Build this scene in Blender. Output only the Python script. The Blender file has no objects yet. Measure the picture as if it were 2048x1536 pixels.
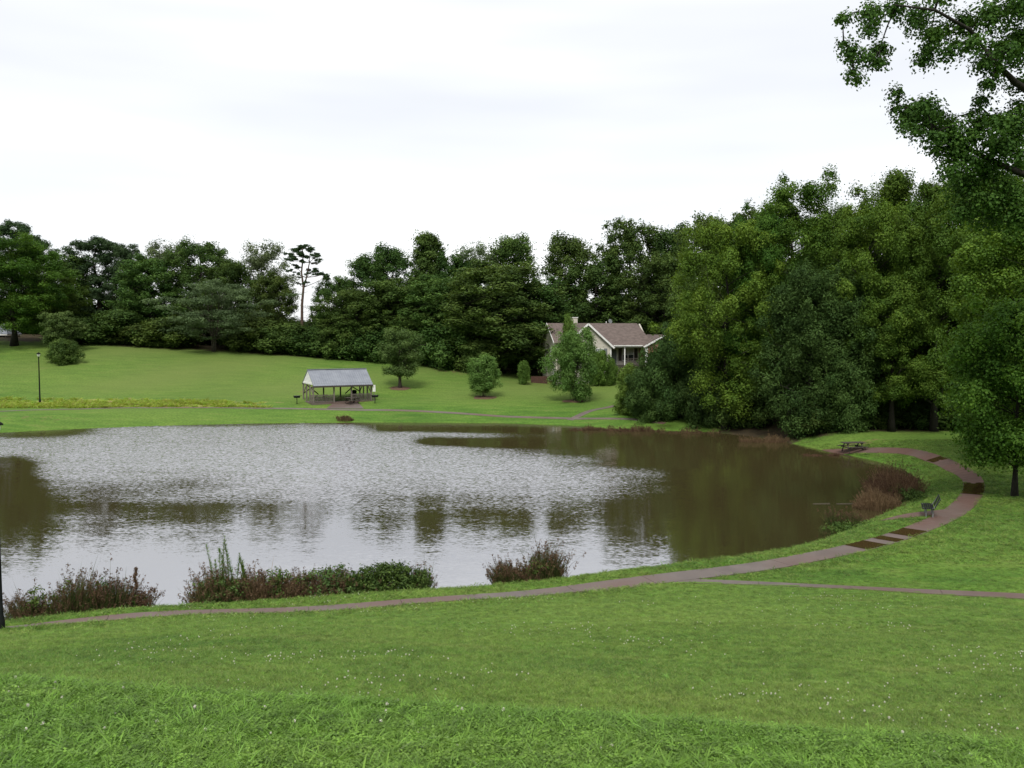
import bpy, math, random
import numpy as np
from mathutils import Vector

# ------------------------------------------------------------------ camera, sky, sun, exposure
S = bpy.context.scene
COL = S.collection
F = 1900.0                                   # focal length in photo pixels (photo is 2048 wide)
TILT = math.atan(111.0 / F)
ZC = 10.0                                    # eye height above the pond
cam_d = bpy.data.cameras.new('camera'); cam = bpy.data.objects.new('camera', cam_d); COL.objects.link(cam)
cam_d.sensor_width = 36.0; cam_d.lens = 36.0 * F / 2048.0
cam_d.clip_start = 0.1; cam_d.clip_end = 6000
cam.location = (0, 0, ZC); cam.rotation_euler = (math.pi / 2 - TILT, 0, 0)
S.camera = cam

SUN_EL, SUN_AZ = math.radians(52), math.radians(188)     # azimuth clockwise from +Y
W = bpy.data.worlds.new('World'); S.world = W; W.use_nodes = True
wn, wl = W.node_tree.nodes, W.node_tree.links
wn.clear()
wo = wn.new('ShaderNodeOutputWorld'); bg = wn.new('ShaderNodeBackground')
sky = wn.new('ShaderNodeTexSky'); sky.sky_type = 'NISHITA'; sky.sun_disc = False
sky.sun_elevation = SUN_EL; sky.sun_rotation = SUN_AZ
sk = wn.new('ShaderNodeVectorMath'); sk.operation = 'SCALE'; sk.inputs['Scale'].default_value = 1.0
tc = wn.new('ShaderNodeTexCoord'); mp = wn.new('ShaderNodeMapping')
mp.inputs['Scale'].default_value = (1.2, 1.2, 8.0)
cn = wn.new('ShaderNodeTexNoise'); cn.inputs['Scale'].default_value = 1.3; cn.inputs['Detail'].default_value = 3
cr = wn.new('ShaderNodeValToRGB')
while len(cr.color_ramp.elements) < 5: cr.color_ramp.elements.new(0.5)
for el, (p_, v_) in zip(cr.color_ramp.elements, [(0.25, (5.07, 5.16, 5.40)), (0.42, (5.60, 5.69, 5.89)), (0.55, (6.08, 6.16, 6.27)), (0.68, (6.95, 6.97, 7.04)), (0.85, (8.49, 8.49, 8.49))]):
    el.position = p_; el.color = (*v_, 1)
mx = wn.new('ShaderNodeMix'); mx.data_type = 'RGBA'; mx.inputs[0].default_value = 0.9
wl.new(tc.outputs['Generated'], mp.inputs['Vector']); wl.new(mp.outputs[0], cn.inputs['Vector'])
wl.new(cn.outputs['Fac'], cr.inputs['Fac'])
wl.new(sky.outputs[0], sk.inputs[0]); wl.new(sk.outputs[0], mx.inputs[6]); wl.new(cr.outputs[0], mx.inputs[7])
wl.new(mx.outputs[2], bg.inputs['Color']); bg.inputs['Strength'].default_value = 0.145
wl.new(bg.outputs[0], wo.inputs['Surface'])

sd_ = bpy.data.lights.new('sun', 'SUN'); sun = bpy.data.objects.new('sun', sd_); COL.objects.link(sun)
sd_.energy = 2.6; sd_.angle = math.radians(20); sd_.color = (1.0, 0.97, 0.92)
sdir = Vector((math.sin(SUN_AZ) * math.cos(SUN_EL), math.cos(SUN_AZ) * math.cos(SUN_EL), math.sin(SUN_EL)))
sun.rotation_euler = (-sdir).to_track_quat('-Z', 'Y').to_euler(); sun.location = (0, -20, 60)

S.view_settings.view_transform = 'Standard'; S.view_settings.look = 'None'
S.view_settings.exposure = 0.25; S.view_settings.gamma = 1.0; S.view_settings.use_curve_mapping = False
S.render.engine = 'CYCLES'
cy = S.cycles
cy.max_bounces = 6; cy.diffuse_bounces = 3; cy.glossy_bounces = 3; cy.transmission_bounces = 4; cy.transparent_max_bounces = 4
cy.use_denoising = True; cy.caustics_reflective = False; cy.caustics_refractive = False
cy.sample_clamp_indirect = 6.0

# ------------------------------------------------------------------ helpers: pixels to world, meshes, tags
st, ct = math.sin(TILT), math.cos(TILT)
def ray(px, py):
    a, b = px - 1024.0, -(py - 768.0)
    return (a, F * ct + b * st, -F * st + b * ct)
def gp(px, py, z):                            # the point of the level z that the photo shows at a pixel
    r = ray(px, py); t = (z - ZC) / r[2]
    return (r[0] * t, r[1] * t)
def at(px, py, d):                            # the point at distance d (along +Y)
    r = ray(px, py); t = d / r[1]
    return Vector((r[0] * t, d, ZC + r[2] * t))
def project(x, y, z):
    zz = z - ZC
    dep = y * ct - zz * st; up = y * st + zz * ct
    return 1024 + F * x / dep, 768 - F * up / dep

def tag(o, label=None, cat=None, group=None, kind=None):
    if label: o['label'] = label
    if cat: o['category'] = cat
    if group: o['group'] = group
    if kind: o['kind'] = kind
    return o
def link(name, me, mat=None, parent=None):
    o = bpy.data.objects.new(name, me); COL.objects.link(o)
    if mat is not None: me.materials.append(mat)
    if parent is not None: o.parent = parent
    return o
def empty(name, loc=(0, 0, 0), rz=0.0):
    o = bpy.data.objects.new(name, None); COL.objects.link(o)
    o.empty_display_size = 0.3; o.location = loc; o.rotation_euler = (0, 0, rz)
    return o
def np_mesh(name, verts, faces, smooth=False, attrs=None):
    """verts (n,3), faces (m,k) with equal k, or a list of polygons"""
    me = bpy.data.meshes.new(name)
    verts = np.asarray(verts, dtype=np.float32)
    if isinstance(faces, np.ndarray):
        m, k = faces.shape
        me.vertices.add(len(verts)); me.vertices.foreach_set('co', verts.ravel())
        me.loops.add(m * k); me.loops.foreach_set('vertex_index', faces.astype(np.int32).ravel())
        me.polygons.add(m); me.polygons.foreach_set('loop_start', np.arange(0, m * k, k, dtype=np.int32))
        me.update(calc_edges=True)
    else:
        me.from_pydata([tuple(map(float, v)) for v in verts], [], faces)
    if smooth: me.polygons.foreach_set('use_smooth', np.ones(len(me.polygons), dtype=bool))
    for an, arr in (attrs or {}).items():
        a = me.attributes.new(an, 'FLOAT', 'POINT'); a.data.foreach_set('value', np.asarray(arr, dtype=np.float32).ravel())
    me.update()
    return me

class MB:
    def __init__(s): s.v = []; s.f = []
    def add(s, vs, fs):
        b = len(s.v); s.v += [tuple(v) for v in vs]; s.f += [tuple(b + i for i in f) for f in fs]; return s
    def box(s, x0, x1, y0, y1, z0, z1):
        return s.add([(x0,y0,z0),(x1,y0,z0),(x1,y1,z0),(x0,y1,z0),(x0,y0,z1),(x1,y0,z1),(x1,y1,z1),(x0,y1,z1)],
                     [(0,3,2,1),(4,5,6,7),(0,1,5,4),(1,2,6,5),(2,3,7,6),(3,0,4,7)])
    def bar(s, a, b, w, h=None):
        a, b = Vector(a), Vector(b); h = h or w
        d = (b - a).normalized(); u = Vector((0,0,1)) if abs(d.z) < 0.9 else Vector((0,1,0))
        r = d.cross(u).normalized() * (w / 2); u = r.cross(d).normalized() * (h / 2)
        vs = [a - r - u, a + r - u, a + r + u, a - r + u, b - r - u, b + r - u, b + r + u, b - r + u]
        return s.add(vs, [(0,1,2,3),(7,6,5,4),(0,4,5,1),(1,5,6,2),(2,6,7,3),(3,7,4,0)])
    def prism(s, poly, y0, y1):               # polygon in xz pushed along y
        n = len(poly)
        vs = [(x, y0, z) for x, z in poly] + [(x, y1, z) for x, z in poly]
        fs = [tuple(range(n)), tuple(range(2*n-1, n-1, -1))] + [((i+1) % n, i, n+i, n+(i+1) % n) for i in range(n)]
        return s.add(vs, fs)
    def slab(s, quad, t):                     # a tilted plate: four corners, thickness along its own normal
        q = [Vector(c) for c in quad]; n = (q[1]-q[0]).cross(q[3]-q[0]).normalized() * t
        vs = q + [c - n for c in q]
        return s.add(vs, [(0,1,2,3),(7,6,5,4),(0,4,5,1),(1,5,6,2),(2,6,7,3),(3,7,4,0)])
    def lathe(s, prof, cx=0, cy=0, n=12):
        b = []
        for r, z in prof:
            for k in range(n):
                a = 2 * math.pi * k / n; b.append((cx + r * math.cos(a), cy + r * math.sin(a), z))
        fs = []
        for i in range(len(prof) - 1):
            for k in range(n):
                k2 = (k + 1) % n; fs.append((i*n+k, i*n+k2, (i+1)*n+k2, (i+1)*n+k))
        fs.append(tuple(range(n-1, -1, -1))); fs.append(tuple((len(prof)-1)*n + k for k in range(n)))
        return s.add(b, fs)
    def tube(s, pts, rad, n=6):
        pts = [Vector(p) for p in pts]; vs = []; fs = []
        for i, p in enumerate(pts):
            d = (pts[min(i+1, len(pts)-1)] - pts[max(i-1, 0)]).normalized()
            u = Vector((1,0,0)) if abs(d.x) < 0.8 else Vector((0,1,0))
            a = d.cross(u).normalized(); b = d.cross(a)
            r = rad[i] if hasattr(rad, '__len__') else rad
            for k in range(n):
                t = 2 * math.pi * k / n; vs.append(p + a * (r * math.cos(t)) + b * (r * math.sin(t)))
        for i in range(len(pts) - 1):
            for k in range(n):
                k2 = (k + 1) % n; fs.append((i*n+k2, i*n+k, (i+1)*n+k, (i+1)*n+k2))
        fs.append(tuple(range(n))); fs.append(tuple((len(pts)-1)*n + k for k in range(n-1, -1, -1)))
        return s.add(vs, fs)
    def mesh(s, name, smooth=False): return np_mesh(name, s.v, s.f, smooth)
    def build(s, name, mat, parent=None, smooth=False): return link(name, s.mesh(name, smooth), mat, parent)

def copy_tree(o, parent=None):
    c = o.copy(); COL.objects.link(c); c.parent = parent
    for ch in list(o.children): copy_tree(ch, c)
    return c

# ------------------------------------------------------------------ materials
def new_mat(name):
    m = bpy.data.materials.new(name); m.use_nodes = True
    n = m.node_tree.nodes; b = n.get('Principled BSDF'); return m, n, m.node_tree.links, b
def ramp(n, stops):
    r = n.new('ShaderNodeValToRGB'); e = r.color_ramp.elements
    while len(e) < len(stops): e.new(0.5)
    for el, (p, c) in zip(e, stops): el.position = p; el.color = (*c, 1)
    return r
def noisy(name, c0, c1, scale=4.0, rough=0.8, detail=5, stretch=(1,1,1), bump=0.0, spec=0.3, metal=0.0, coord='Object'):
    m, n, l, b = new_mat(name)
    t = n.new('ShaderNodeTexCoord'); mpn = n.new('ShaderNodeMapping'); mpn.inputs['Scale'].default_value = stretch
    nz = n.new('ShaderNodeTexNoise'); nz.inputs['Scale'].default_value = scale; nz.inputs['Detail'].default_value = detail
    l.new(t.outputs[coord], mpn.inputs[0]); l.new(mpn.outputs[0], nz.inputs['Vector'])
    r = ramp(n, [(0.3, c0), (0.7, c1)]); l.new(nz.outputs['Fac'], r.inputs[0]); l.new(r.outputs[0], b.inputs['Base Color'])
    b.inputs['Roughness'].default_value = rough; b.inputs['Specular IOR Level'].default_value = spec; b.inputs['Metallic'].default_value = metal
    if bump:
        bp = n.new('ShaderNodeBump'); bp.inputs['Distance'].default_value = bump; l.new(nz.outputs['Fac'], bp.inputs['Height']); l.new(bp.outputs[0], b.inputs['Normal'])
    return m

def leaf_mat(name, dark, mid, light, trans=0.35, hue_var=0.02, val_var=0.25, gloss=0.12, rough=0.6):
    m, n, l, b = new_mat(name)
    out = n.get('Material Output')
    at_ = n.new('ShaderNodeAttribute'); at_.attribute_name = 'tint'
    r = ramp(n, [(0.0, dark), (0.5, mid), (1.0, light)]); l.new(at_.outputs['Fac'], r.inputs[0])
    oi = n.new('ShaderNodeObjectInfo'); hs = n.new('ShaderNodeHueSaturation')
    mr = n.new('ShaderNodeMapRange'); mr.inputs[3].default_value = 0.5 - hue_var; mr.inputs[4].default_value = 0.5 + hue_var
    m2 = n.new('ShaderNodeMapRange'); m2.inputs[3].default_value = 1 - val_var; m2.inputs[4].default_value = 1 + val_var
    ml = n.new('ShaderNodeMath'); ml.operation = 'MULTIPLY'; ml.inputs[1].default_value = 7.31
    fr = n.new('ShaderNodeMath'); fr.operation = 'FRACT'
    l.new(oi.outputs['Random'], mr.inputs[0]); l.new(oi.outputs['Random'], ml.inputs[0]); l.new(ml.outputs[0], fr.inputs[0]); l.new(fr.outputs[0], m2.inputs[0])
    l.new(mr.outputs[0], hs.inputs['Hue']); l.new(m2.outputs[0], hs.inputs['Value']); l.new(r.outputs[0], hs.inputs['Color'])
    l.new(hs.outputs[0], b.inputs['Base Color']); b.inputs['Roughness'].default_value = rough; b.inputs['Specular IOR Level'].default_value = gloss
    tr = n.new('ShaderNodeBsdfTranslucent'); h2 = n.new('ShaderNodeHueSaturation'); h2.inputs['Hue'].default_value = 0.485; h2.inputs['Saturation'].default_value = 1.1; h2.inputs['Value'].default_value = 1.15
    l.new(hs.outputs[0], h2.inputs['Color']); l.new(h2.outputs[0], tr.inputs['Color'])
    ms = n.new('ShaderNodeMixShader'); ms.inputs[0].default_value = trans
    l.new(b.outputs[0], ms.inputs[1]); l.new(tr.outputs[0], ms.inputs[2]); l.new(ms.outputs[0], out.inputs['Surface'])
    return m

M = {}
M['bark'] = noisy('bark', (0.035, 0.028, 0.022), (0.09, 0.075, 0.06), 6, 0.9, stretch=(3, 3, 0.6), bump=0.02)
M['bark_dark'] = noisy('bark_dark', (0.012, 0.010, 0.008), (0.035, 0.03, 0.024), 6, 0.9, stretch=(3, 3, 0.6), bump=0.02)
M['bark_pine'] = noisy('bark_pine', (0.05, 0.032, 0.024), (0.12, 0.08, 0.06), 5, 0.9, stretch=(2, 2, 0.8), bump=0.02)
M['far_leaf'] = leaf_mat('far_leaf', (0.029, 0.060, 0.014), (0.060, 0.108, 0.023), (0.111, 0.172, 0.037), 0.25, 0.018, 0.22)
M['far_pale'] = leaf_mat('far_pale', (0.060, 0.090, 0.040), (0.100, 0.142, 0.060), (0.150, 0.200, 0.085), 0.3, 0.015, 0.15)
M['pine_leaf'] = leaf_mat('pine_leaf', (0.026, 0.052, 0.022), (0.048, 0.088, 0.034), (0.080, 0.132, 0.050), 0.15, 0.01, 0.15)
M['maple_leaf'] = leaf_mat('maple_leaf', (0.033, 0.080, 0.011), (0.078, 0.152, 0.021), (0.158, 0.255, 0.037), 0.3, 0.015, 0.2)
M['yellow_leaf'] = leaf_mat('yellow_leaf', (0.038, 0.086, 0.012), (0.090, 0.166, 0.021), (0.174, 0.268, 0.038), 0.3, 0.01, 0.12)
M['cedar_leaf'] = leaf_mat('cedar_leaf', (0.024, 0.056, 0.013), (0.051, 0.098, 0.022), (0.088, 0.150, 0.034), 0.15, 0.01, 0.12)
M['backlit_overhang_leaf'] = leaf_mat('backlit_overhang_leaf', (0.026, 0.062, 0.011), (0.052, 0.112, 0.019), (0.099, 0.185, 0.032), 0.3, 0.01, 0.1)  # backlit shade of the boughs put into a darker green than the maples
M['bright_leaf'] = leaf_mat('bright_leaf', (0.055, 0.105, 0.018), (0.105, 0.185, 0.032), (0.170, 0.265, 0.055), 0.32, 0.01, 0.1)
M['birch_leaf'] = leaf_mat('birch_leaf', (0.075, 0.150, 0.036), (0.130, 0.235, 0.055), (0.200, 0.320, 0.085), 0.32, 0.008, 0.08)
M['olive_leaf'] = leaf_mat('olive_leaf', (0.046, 0.086, 0.024), (0.092, 0.150, 0.040), (0.155, 0.222, 0.066), 0.3, 0.01, 0.1)
M['rust'] = leaf_mat('rust', (0.045, 0.030, 0.016), (0.105, 0.062, 0.036), (0.185, 0.115, 0.070), 0.2, 0.01, 0.12)
M['reed'] = leaf_mat('reed', (0.03, 0.05, 0.014), (0.06, 0.085, 0.024), (0.12, 0.13, 0.045), 0.25, 0.01, 0.1)
M['brown_reed'] = leaf_mat('brown_reed', (0.075, 0.052, 0.028), (0.165, 0.108, 0.058), (0.270, 0.185, 0.105), 0.25, 0.01, 0.1)
M['white_paint'] = noisy('white_paint', (0.68, 0.67, 0.64), (0.8, 0.79, 0.77), 3, 0.6)
M['black_metal'] = noisy('black_metal', (0.010, 0.012, 0.011), (0.018, 0.020, 0.019), 8, 0.8, spec=0.06)
M['grey_wood'] = noisy('grey_wood', (0.10, 0.085, 0.07), (0.21, 0.185, 0.155), 5, 0.9, stretch=(6, 6, 0.8), bump=0.01)
M['dark_wood'] = noisy('dark_wood', (0.035, 0.03, 0.024), (0.08, 0.068, 0.055), 5, 0.9, stretch=(6, 6, 0.8), bump=0.01)
M['metal_roof'] = noisy('metal_roof', (0.175, 0.188, 0.218), (0.23, 0.245, 0.275), 1.2, 0.5, spec=0.4)
M['shingle'] = noisy('shingle', (0.094, 0.073, 0.064), (0.158, 0.123, 0.108), 2.2, 0.95, detail=8, stretch=(1, 1, 2.5), bump=0.02)
M['siding'] = noisy('siding', (0.46, 0.43, 0.36), (0.54, 0.505, 0.43), 1.5, 0.75)
M['brick'] = None
M['grey_paint'] = noisy('grey_paint', (0.13, 0.14, 0.145), (0.18, 0.19, 0.19), 3, 0.7)
M['red_clay'] = noisy('red_clay', (0.16, 0.075, 0.045), (0.27, 0.14, 0.09), 3, 0.95, bump=0.02)
M['mulch'] = noisy('mulch', (0.07, 0.042, 0.025), (0.17, 0.105, 0.065), 9, 0.95, bump=0.03)
M['steel'] = noisy('steel', (0.32, 0.33, 0.34), (0.45, 0.46, 0.47), 3, 0.4, metal=0.6)
M['stem'] = noisy('stem', (0.05, 0.06, 0.02), (0.1, 0.11, 0.04), 6, 0.8)

def glass_mat():
    m, n, l, b = new_mat('window_glass')
    b.inputs['Base Color'].default_value = (0.02, 0.024, 0.027, 1); b.inputs['Roughness'].default_value = 0.06; b.inputs['Specular IOR Level'].default_value = 0.7
    return m
M['glass'] = glass_mat()
def brick_mat():
    m, n, l, b = new_mat('brick_wall')
    t = n.new('ShaderNodeTexCoord'); br = n.new('ShaderNodeTexBrick'); mpn = n.new('ShaderNodeMapping')
    mpn.inputs['Rotation'].default_value = (math.pi / 2, 0, 0)
    br.inputs['Color1'].default_value = (0.25, 0.075, 0.045, 1); br.inputs['Color2'].default_value = (0.17, 0.05, 0.032, 1); br.inputs['Mortar'].default_value = (0.3, 0.25, 0.21, 1)
    br.inputs['Scale'].default_value = 1; br.inputs['Brick Width'].default_value = 0.21; br.inputs['Row Height'].default_value = 0.075; br.inputs['Mortar Size'].default_value = 0.008
    l.new(t.outputs['Object'], mpn.inputs[0]); l.new(mpn.outputs[0], br.inputs['Vector']); l.new(br.outputs[0], b.inputs['Base Color']); b.inputs['Roughness'].default_value = 0.9
    return m
M['brick'] = brick_mat()

def concrete_mat():
    m, n, l, b = new_mat('clay_stained_concrete')
    g = n.new('ShaderNodeNewGeometry')
    def nz(sc, det=4):
        t = n.new('ShaderNodeTexNoise'); t.inputs['Scale'].default_value = sc; t.inputs['Detail'].default_value = det; l.new(g.outputs['Position'], t.inputs['Vector']); return t
    a, c, d = nz(0.22, 3), nz(1.4, 6), nz(30, 3)
    r1 = ramp(n, [(0.3, (0.118, 0.092, 0.078)), (0.7, (0.172, 0.140, 0.121))]); l.new(c.outputs[0], r1.inputs[0])
    r2 = ramp(n, [(0.42, (0, 0, 0)), (0.62, (1, 1, 1))]); l.new(a.outputs[0], r2.inputs[0])
    mxn = n.new('ShaderNodeMix'); mxn.data_type = 'RGBA'; mxn.inputs[7].default_value = (0.140, 0.078, 0.060, 1)
    mm = n.new('ShaderNodeMath'); mm.operation = 'MULTIPLY'; mm.inputs[1].default_value = 0.75; l.new(r2.outputs[0], mm.inputs[0]); l.new(mm.outputs[0], mxn.inputs[0])
    sx_ = n.new('ShaderNodeSeparateXYZ'); l.new(g.outputs['Position'], sx_.inputs[0]); mrx = n.new('ShaderNodeMapRange'); mrx.inputs[1].default_value = 12; mrx.inputs[2].default_value = 27; mrx.inputs[3].default_value = 0.0; mrx.inputs[4].default_value = 0.7; l.new(sx_.outputs[0], mrx.inputs[0]); mad = n.new('ShaderNodeMath'); mad.operation = 'ADD'; mad.use_clamp = True; l.new(mm.outputs[0], mad.inputs[0]); l.new(mrx.outputs[0], mad.inputs[1]); l.new(mad.outputs[0], mxn.inputs[0])
    l.new(r1.outputs[0], mxn.inputs[6])
    m3 = n.new('ShaderNodeMix'); m3.data_type = 'RGBA'; m3.blend_type = 'MULTIPLY'; m3.inputs[0].default_value = 0.35
    l.new(mxn.outputs[2], m3.inputs[6]); l.new(d.outputs[0], m3.inputs[7]); l.new(m3.outputs[2], b.inputs['Base Color'])
    rr = n.new('ShaderNodeMapRange'); rr.inputs[3].default_value = 0.35; rr.inputs[4].default_value = 0.85; l.new(c.outputs[0], rr.inputs[0]); l.new(rr.outputs[0], b.inputs['Roughness'])
    return m
M['concrete'] = concrete_mat()
def puddle_mat():
    m, n, l, b = new_mat('muddy_puddle')
    b.inputs['Base Color'].default_value = (0.055, 0.034, 0.014, 1); b.inputs['Roughness'].default_value = 0.03; b.inputs['Specular IOR Level'].default_value = 0.5
    return m
M['puddle'] = puddle_mat()

def lawn_color(n, l, lush=False):
    """mown lawn: patchy greens in world space, used by the ground and by the blades on it"""
    g = n.new('ShaderNodeNewGeometry')
    def nz(sc, det, st_=(1, 1, 1)):
        mpn = n.new('ShaderNodeMapping'); mpn.inputs['Scale'].default_value = st_
        t = n.new('ShaderNodeTexNoise'); t.inputs['Scale'].default_value = sc; t.inputs['Detail'].default_value = det
        l.new(g.outputs['Position'], mpn.inputs[0]); l.new(mpn.outputs[0], t.inputs['Vector']); return t
    big, mid, fine = nz(0.07, 4, (1, 1.6, 1)), nz(0.55, 5, (0.6, 1.8, 1)), nz(5.0, 3)
    r1 = ramp(n, [(0.32, (0.046, 0.107, 0.014)), (0.5, (0.074, 0.152, 0.020)), (0.68, (0.110, 0.181, 0.028))]); l.new(big.outputs[0], r1.inputs[0])
    r2 = ramp(n, [(0.32, (0.034, 0.087, 0.012)), (0.52, (0.076, 0.152, 0.020)), (0.66, (0.125, 0.176, 0.038)), (0.78, (0.155, 0.15, 0.055))] if not lush else [(0.3, (0.036, 0.112, 0.012)), (0.52, (0.076, 0.168, 0.020)), (0.75, (0.12, 0.2, 0.035))]); l.new(mid.outputs[0], r2.inputs[0])
    m1 = n.new('ShaderNodeMix'); m1.data_type = 'RGBA'; m1.inputs[0].default_value = 0.5; l.new(r1.outputs[0], m1.inputs[6]); l.new(r2.outputs[0], m1.inputs[7])
    pt = nz(0.03, 5, (1, 1.8, 1)); rp = ramp(n, [(0.42, (0, 0, 0)), (0.62, (0.6, 0.6, 0.6))]); l.new(pt.outputs[0], rp.inputs[0])
    mp_ = n.new('ShaderNodeMix'); mp_.data_type = 'RGBA'; mp_.inputs[7].default_value = (0.108, 0.172, 0.032, 1); l.new(rp.outputs[0], mp_.inputs[0]); l.new(m1.outputs[2], mp_.inputs[6]); m1 = mp_
    r3 = ramp(n, [(0.3, (0.78, 0.78, 0.76)), (0.7, (1.38, 1.34, 1.3))]); l.new(fine.outputs[0], r3.inputs[0])
    m2 = n.new('ShaderNodeMix'); m2.data_type = 'RGBA'; m2.blend_type = 'MULTIPLY'; m2.inputs[0].default_value = 1.0
    l.new(m1.outputs[2], m2.inputs[6]); l.new(r3.outputs[0], m2.inputs[7])
    return m2.outputs[2], fine, g

def ground_mat():
    m, n, l, b = new_mat('lawn_ground')
    c, fine, g = lawn_color(n, l)
    def attr(nm):
        a = n.new('ShaderNodeAttribute'); a.attribute_name = nm; return a.outputs['Fac']
    def mixin(prev, fac, stops, sc):
        t = n.new('ShaderNodeTexNoise'); t.inputs['Scale'].default_value = sc; t.inputs['Detail'].default_value = 6; l.new(g.outputs['Position'], t.inputs['Vector'])
        r = ramp(n, stops); l.new(t.outputs[0], r.inputs[0])
        # ragged edge: attribute pushed by noise
        ad = n.new('ShaderNodeMath'); ad.operation = 'ADD'; sb = n.new('ShaderNodeMath'); sb.operation = 'MULTIPLY_ADD'; sb.inputs[1].default_value = 1.6; sb.inputs[2].default_value = -0.8
        l.new(t.outputs[0], sb.inputs[0]); l.new(fac, ad.inputs[0]); l.new(sb.outputs[0], ad.inputs[1])
        mr = n.new('ShaderNodeMapRange'); mr.inputs[1].default_value = 0.35; mr.inputs[2].default_value = 0.7; l.new(ad.outputs[0], mr.inputs[0])
        x = n.new('ShaderNodeMix'); x.data_type = 'RGBA'; l.new(mr.outputs[0], x.inputs[0]); l.new(prev, x.inputs[6]); l.new(r.outputs[0], x.inputs[7]); return x.outputs[2]
    dx = n.new('ShaderNodeMix'); dx.data_type = 'RGBA'; dx.inputs[7].default_value = (0.128, 0.166, 0.042, 1); l.new(attr('dry'), dx.inputs[0]); l.new(c, dx.inputs[6]); c = dx.outputs[2]
    c = mixin(c, attr('weedy'), [(0.3, (0.15, 0.23, 0.03)), (0.5, (0.20, 0.27, 0.035)), (0.64, (0.25, 0.19, 0.09))], 0.9)
    c = mixin(c, attr('bare'), [(0.3, (0.15, 0.08, 0.045)), (0.6, (0.2, 0.13, 0.07)), (0.7, (0.1, 0.12, 0.03))], 1.6)
    c = mixin(c, attr('litter'), [(0.3, (0.03, 0.025, 0.015)), (0.55, (0.06, 0.045, 0.025)), (0.75, (0.04, 0.055, 0.015))], 0.8)
    l.new(c, b.inputs['Base Color']); b.inputs['Roughness'].default_value = 0.9; b.inputs['Specular IOR Level'].default_value = 0.15
    tb = n.new('ShaderNodeTexNoise'); tb.inputs['Scale'].default_value = 2.2; tb.inputs['Detail'].default_value = 9; l.new(g.outputs['Position'], tb.inputs['Vector'])
    bp = n.new('ShaderNodeBump'); bp.inputs['Distance'].default_value = 0.10; bp.inputs['Strength'].default_value = 0.8; l.new(tb.outputs[0], bp.inputs['Height']); l.new(bp.outputs[0], b.inputs['Normal'])
    return m
M['ground'] = ground_mat()

def blade_mat(name, gain=1.0, shift=None, trans=0.3, lush=False):
    m, n, l, b = new_mat(name)
    c, fine, g = lawn_color(n, l, lush)
    oi = n.new('ShaderNodeObjectInfo'); hs = n.new('ShaderNodeHueSaturation')
    mr = n.new('ShaderNodeMapRange'); mr.inputs[3].default_value = 0.62 * gain; mr.inputs[4].default_value = 1.42 * gain; l.new(oi.outputs['Random'], mr.inputs[0])
    l.new(mr.outputs[0], hs.inputs['Value']); src = c
    a = n.new('ShaderNodeAttribute'); a.attribute_name = 'tint'
    x = n.new('ShaderNodeMix'); x.data_type = 'RGBA'; x.inputs[7].default_value = (shift or (0.22, 0.22, 0.07)) + (1,)
    rm = n.new('ShaderNodeMapRange'); rm.inputs[1].default_value = 0.55; rm.inputs[2].default_value = 1.0; rm.inputs[4].default_value = 0.6; l.new(a.outputs['Fac'], rm.inputs[0])
    l.new(rm.outputs[0], x.inputs[0]); l.new(src, x.inputs[6]); l.new(x.outputs[2], hs.inputs['Color'])
    l.new(hs.outputs[0], b.inputs['Base Color']); b.inputs['Roughness'].default_value = 0.45; b.inputs['Specular IOR Level'].default_value = 0.3
    tr = n.new('ShaderNodeBsdfTranslucent'); l.new(hs.outputs[0], tr.inputs['Color'])
    ms = n.new('ShaderNodeMixShader'); ms.inputs[0].default_value = trans
    l.new(b.outputs[0], ms.inputs[1]); l.new(tr.outputs[0], ms.inputs[2]); l.new(ms.outputs[0], n.get('Material Output').inputs['Surface'])
    return m
M['blade'] = blade_mat('lawn_blade', 1.4)
M['weed'] = blade_mat('weed_blade', 1.4, (0.13, 0.27, 0.04), 0.35, True)
M['yellow_weed'] = leaf_mat('yellow_weed', (0.20, 0.31, 0.03), (0.27, 0.40, 0.05), (0.36, 0.33, 0.11), 0.35, 0.02, 0.2)

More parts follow.
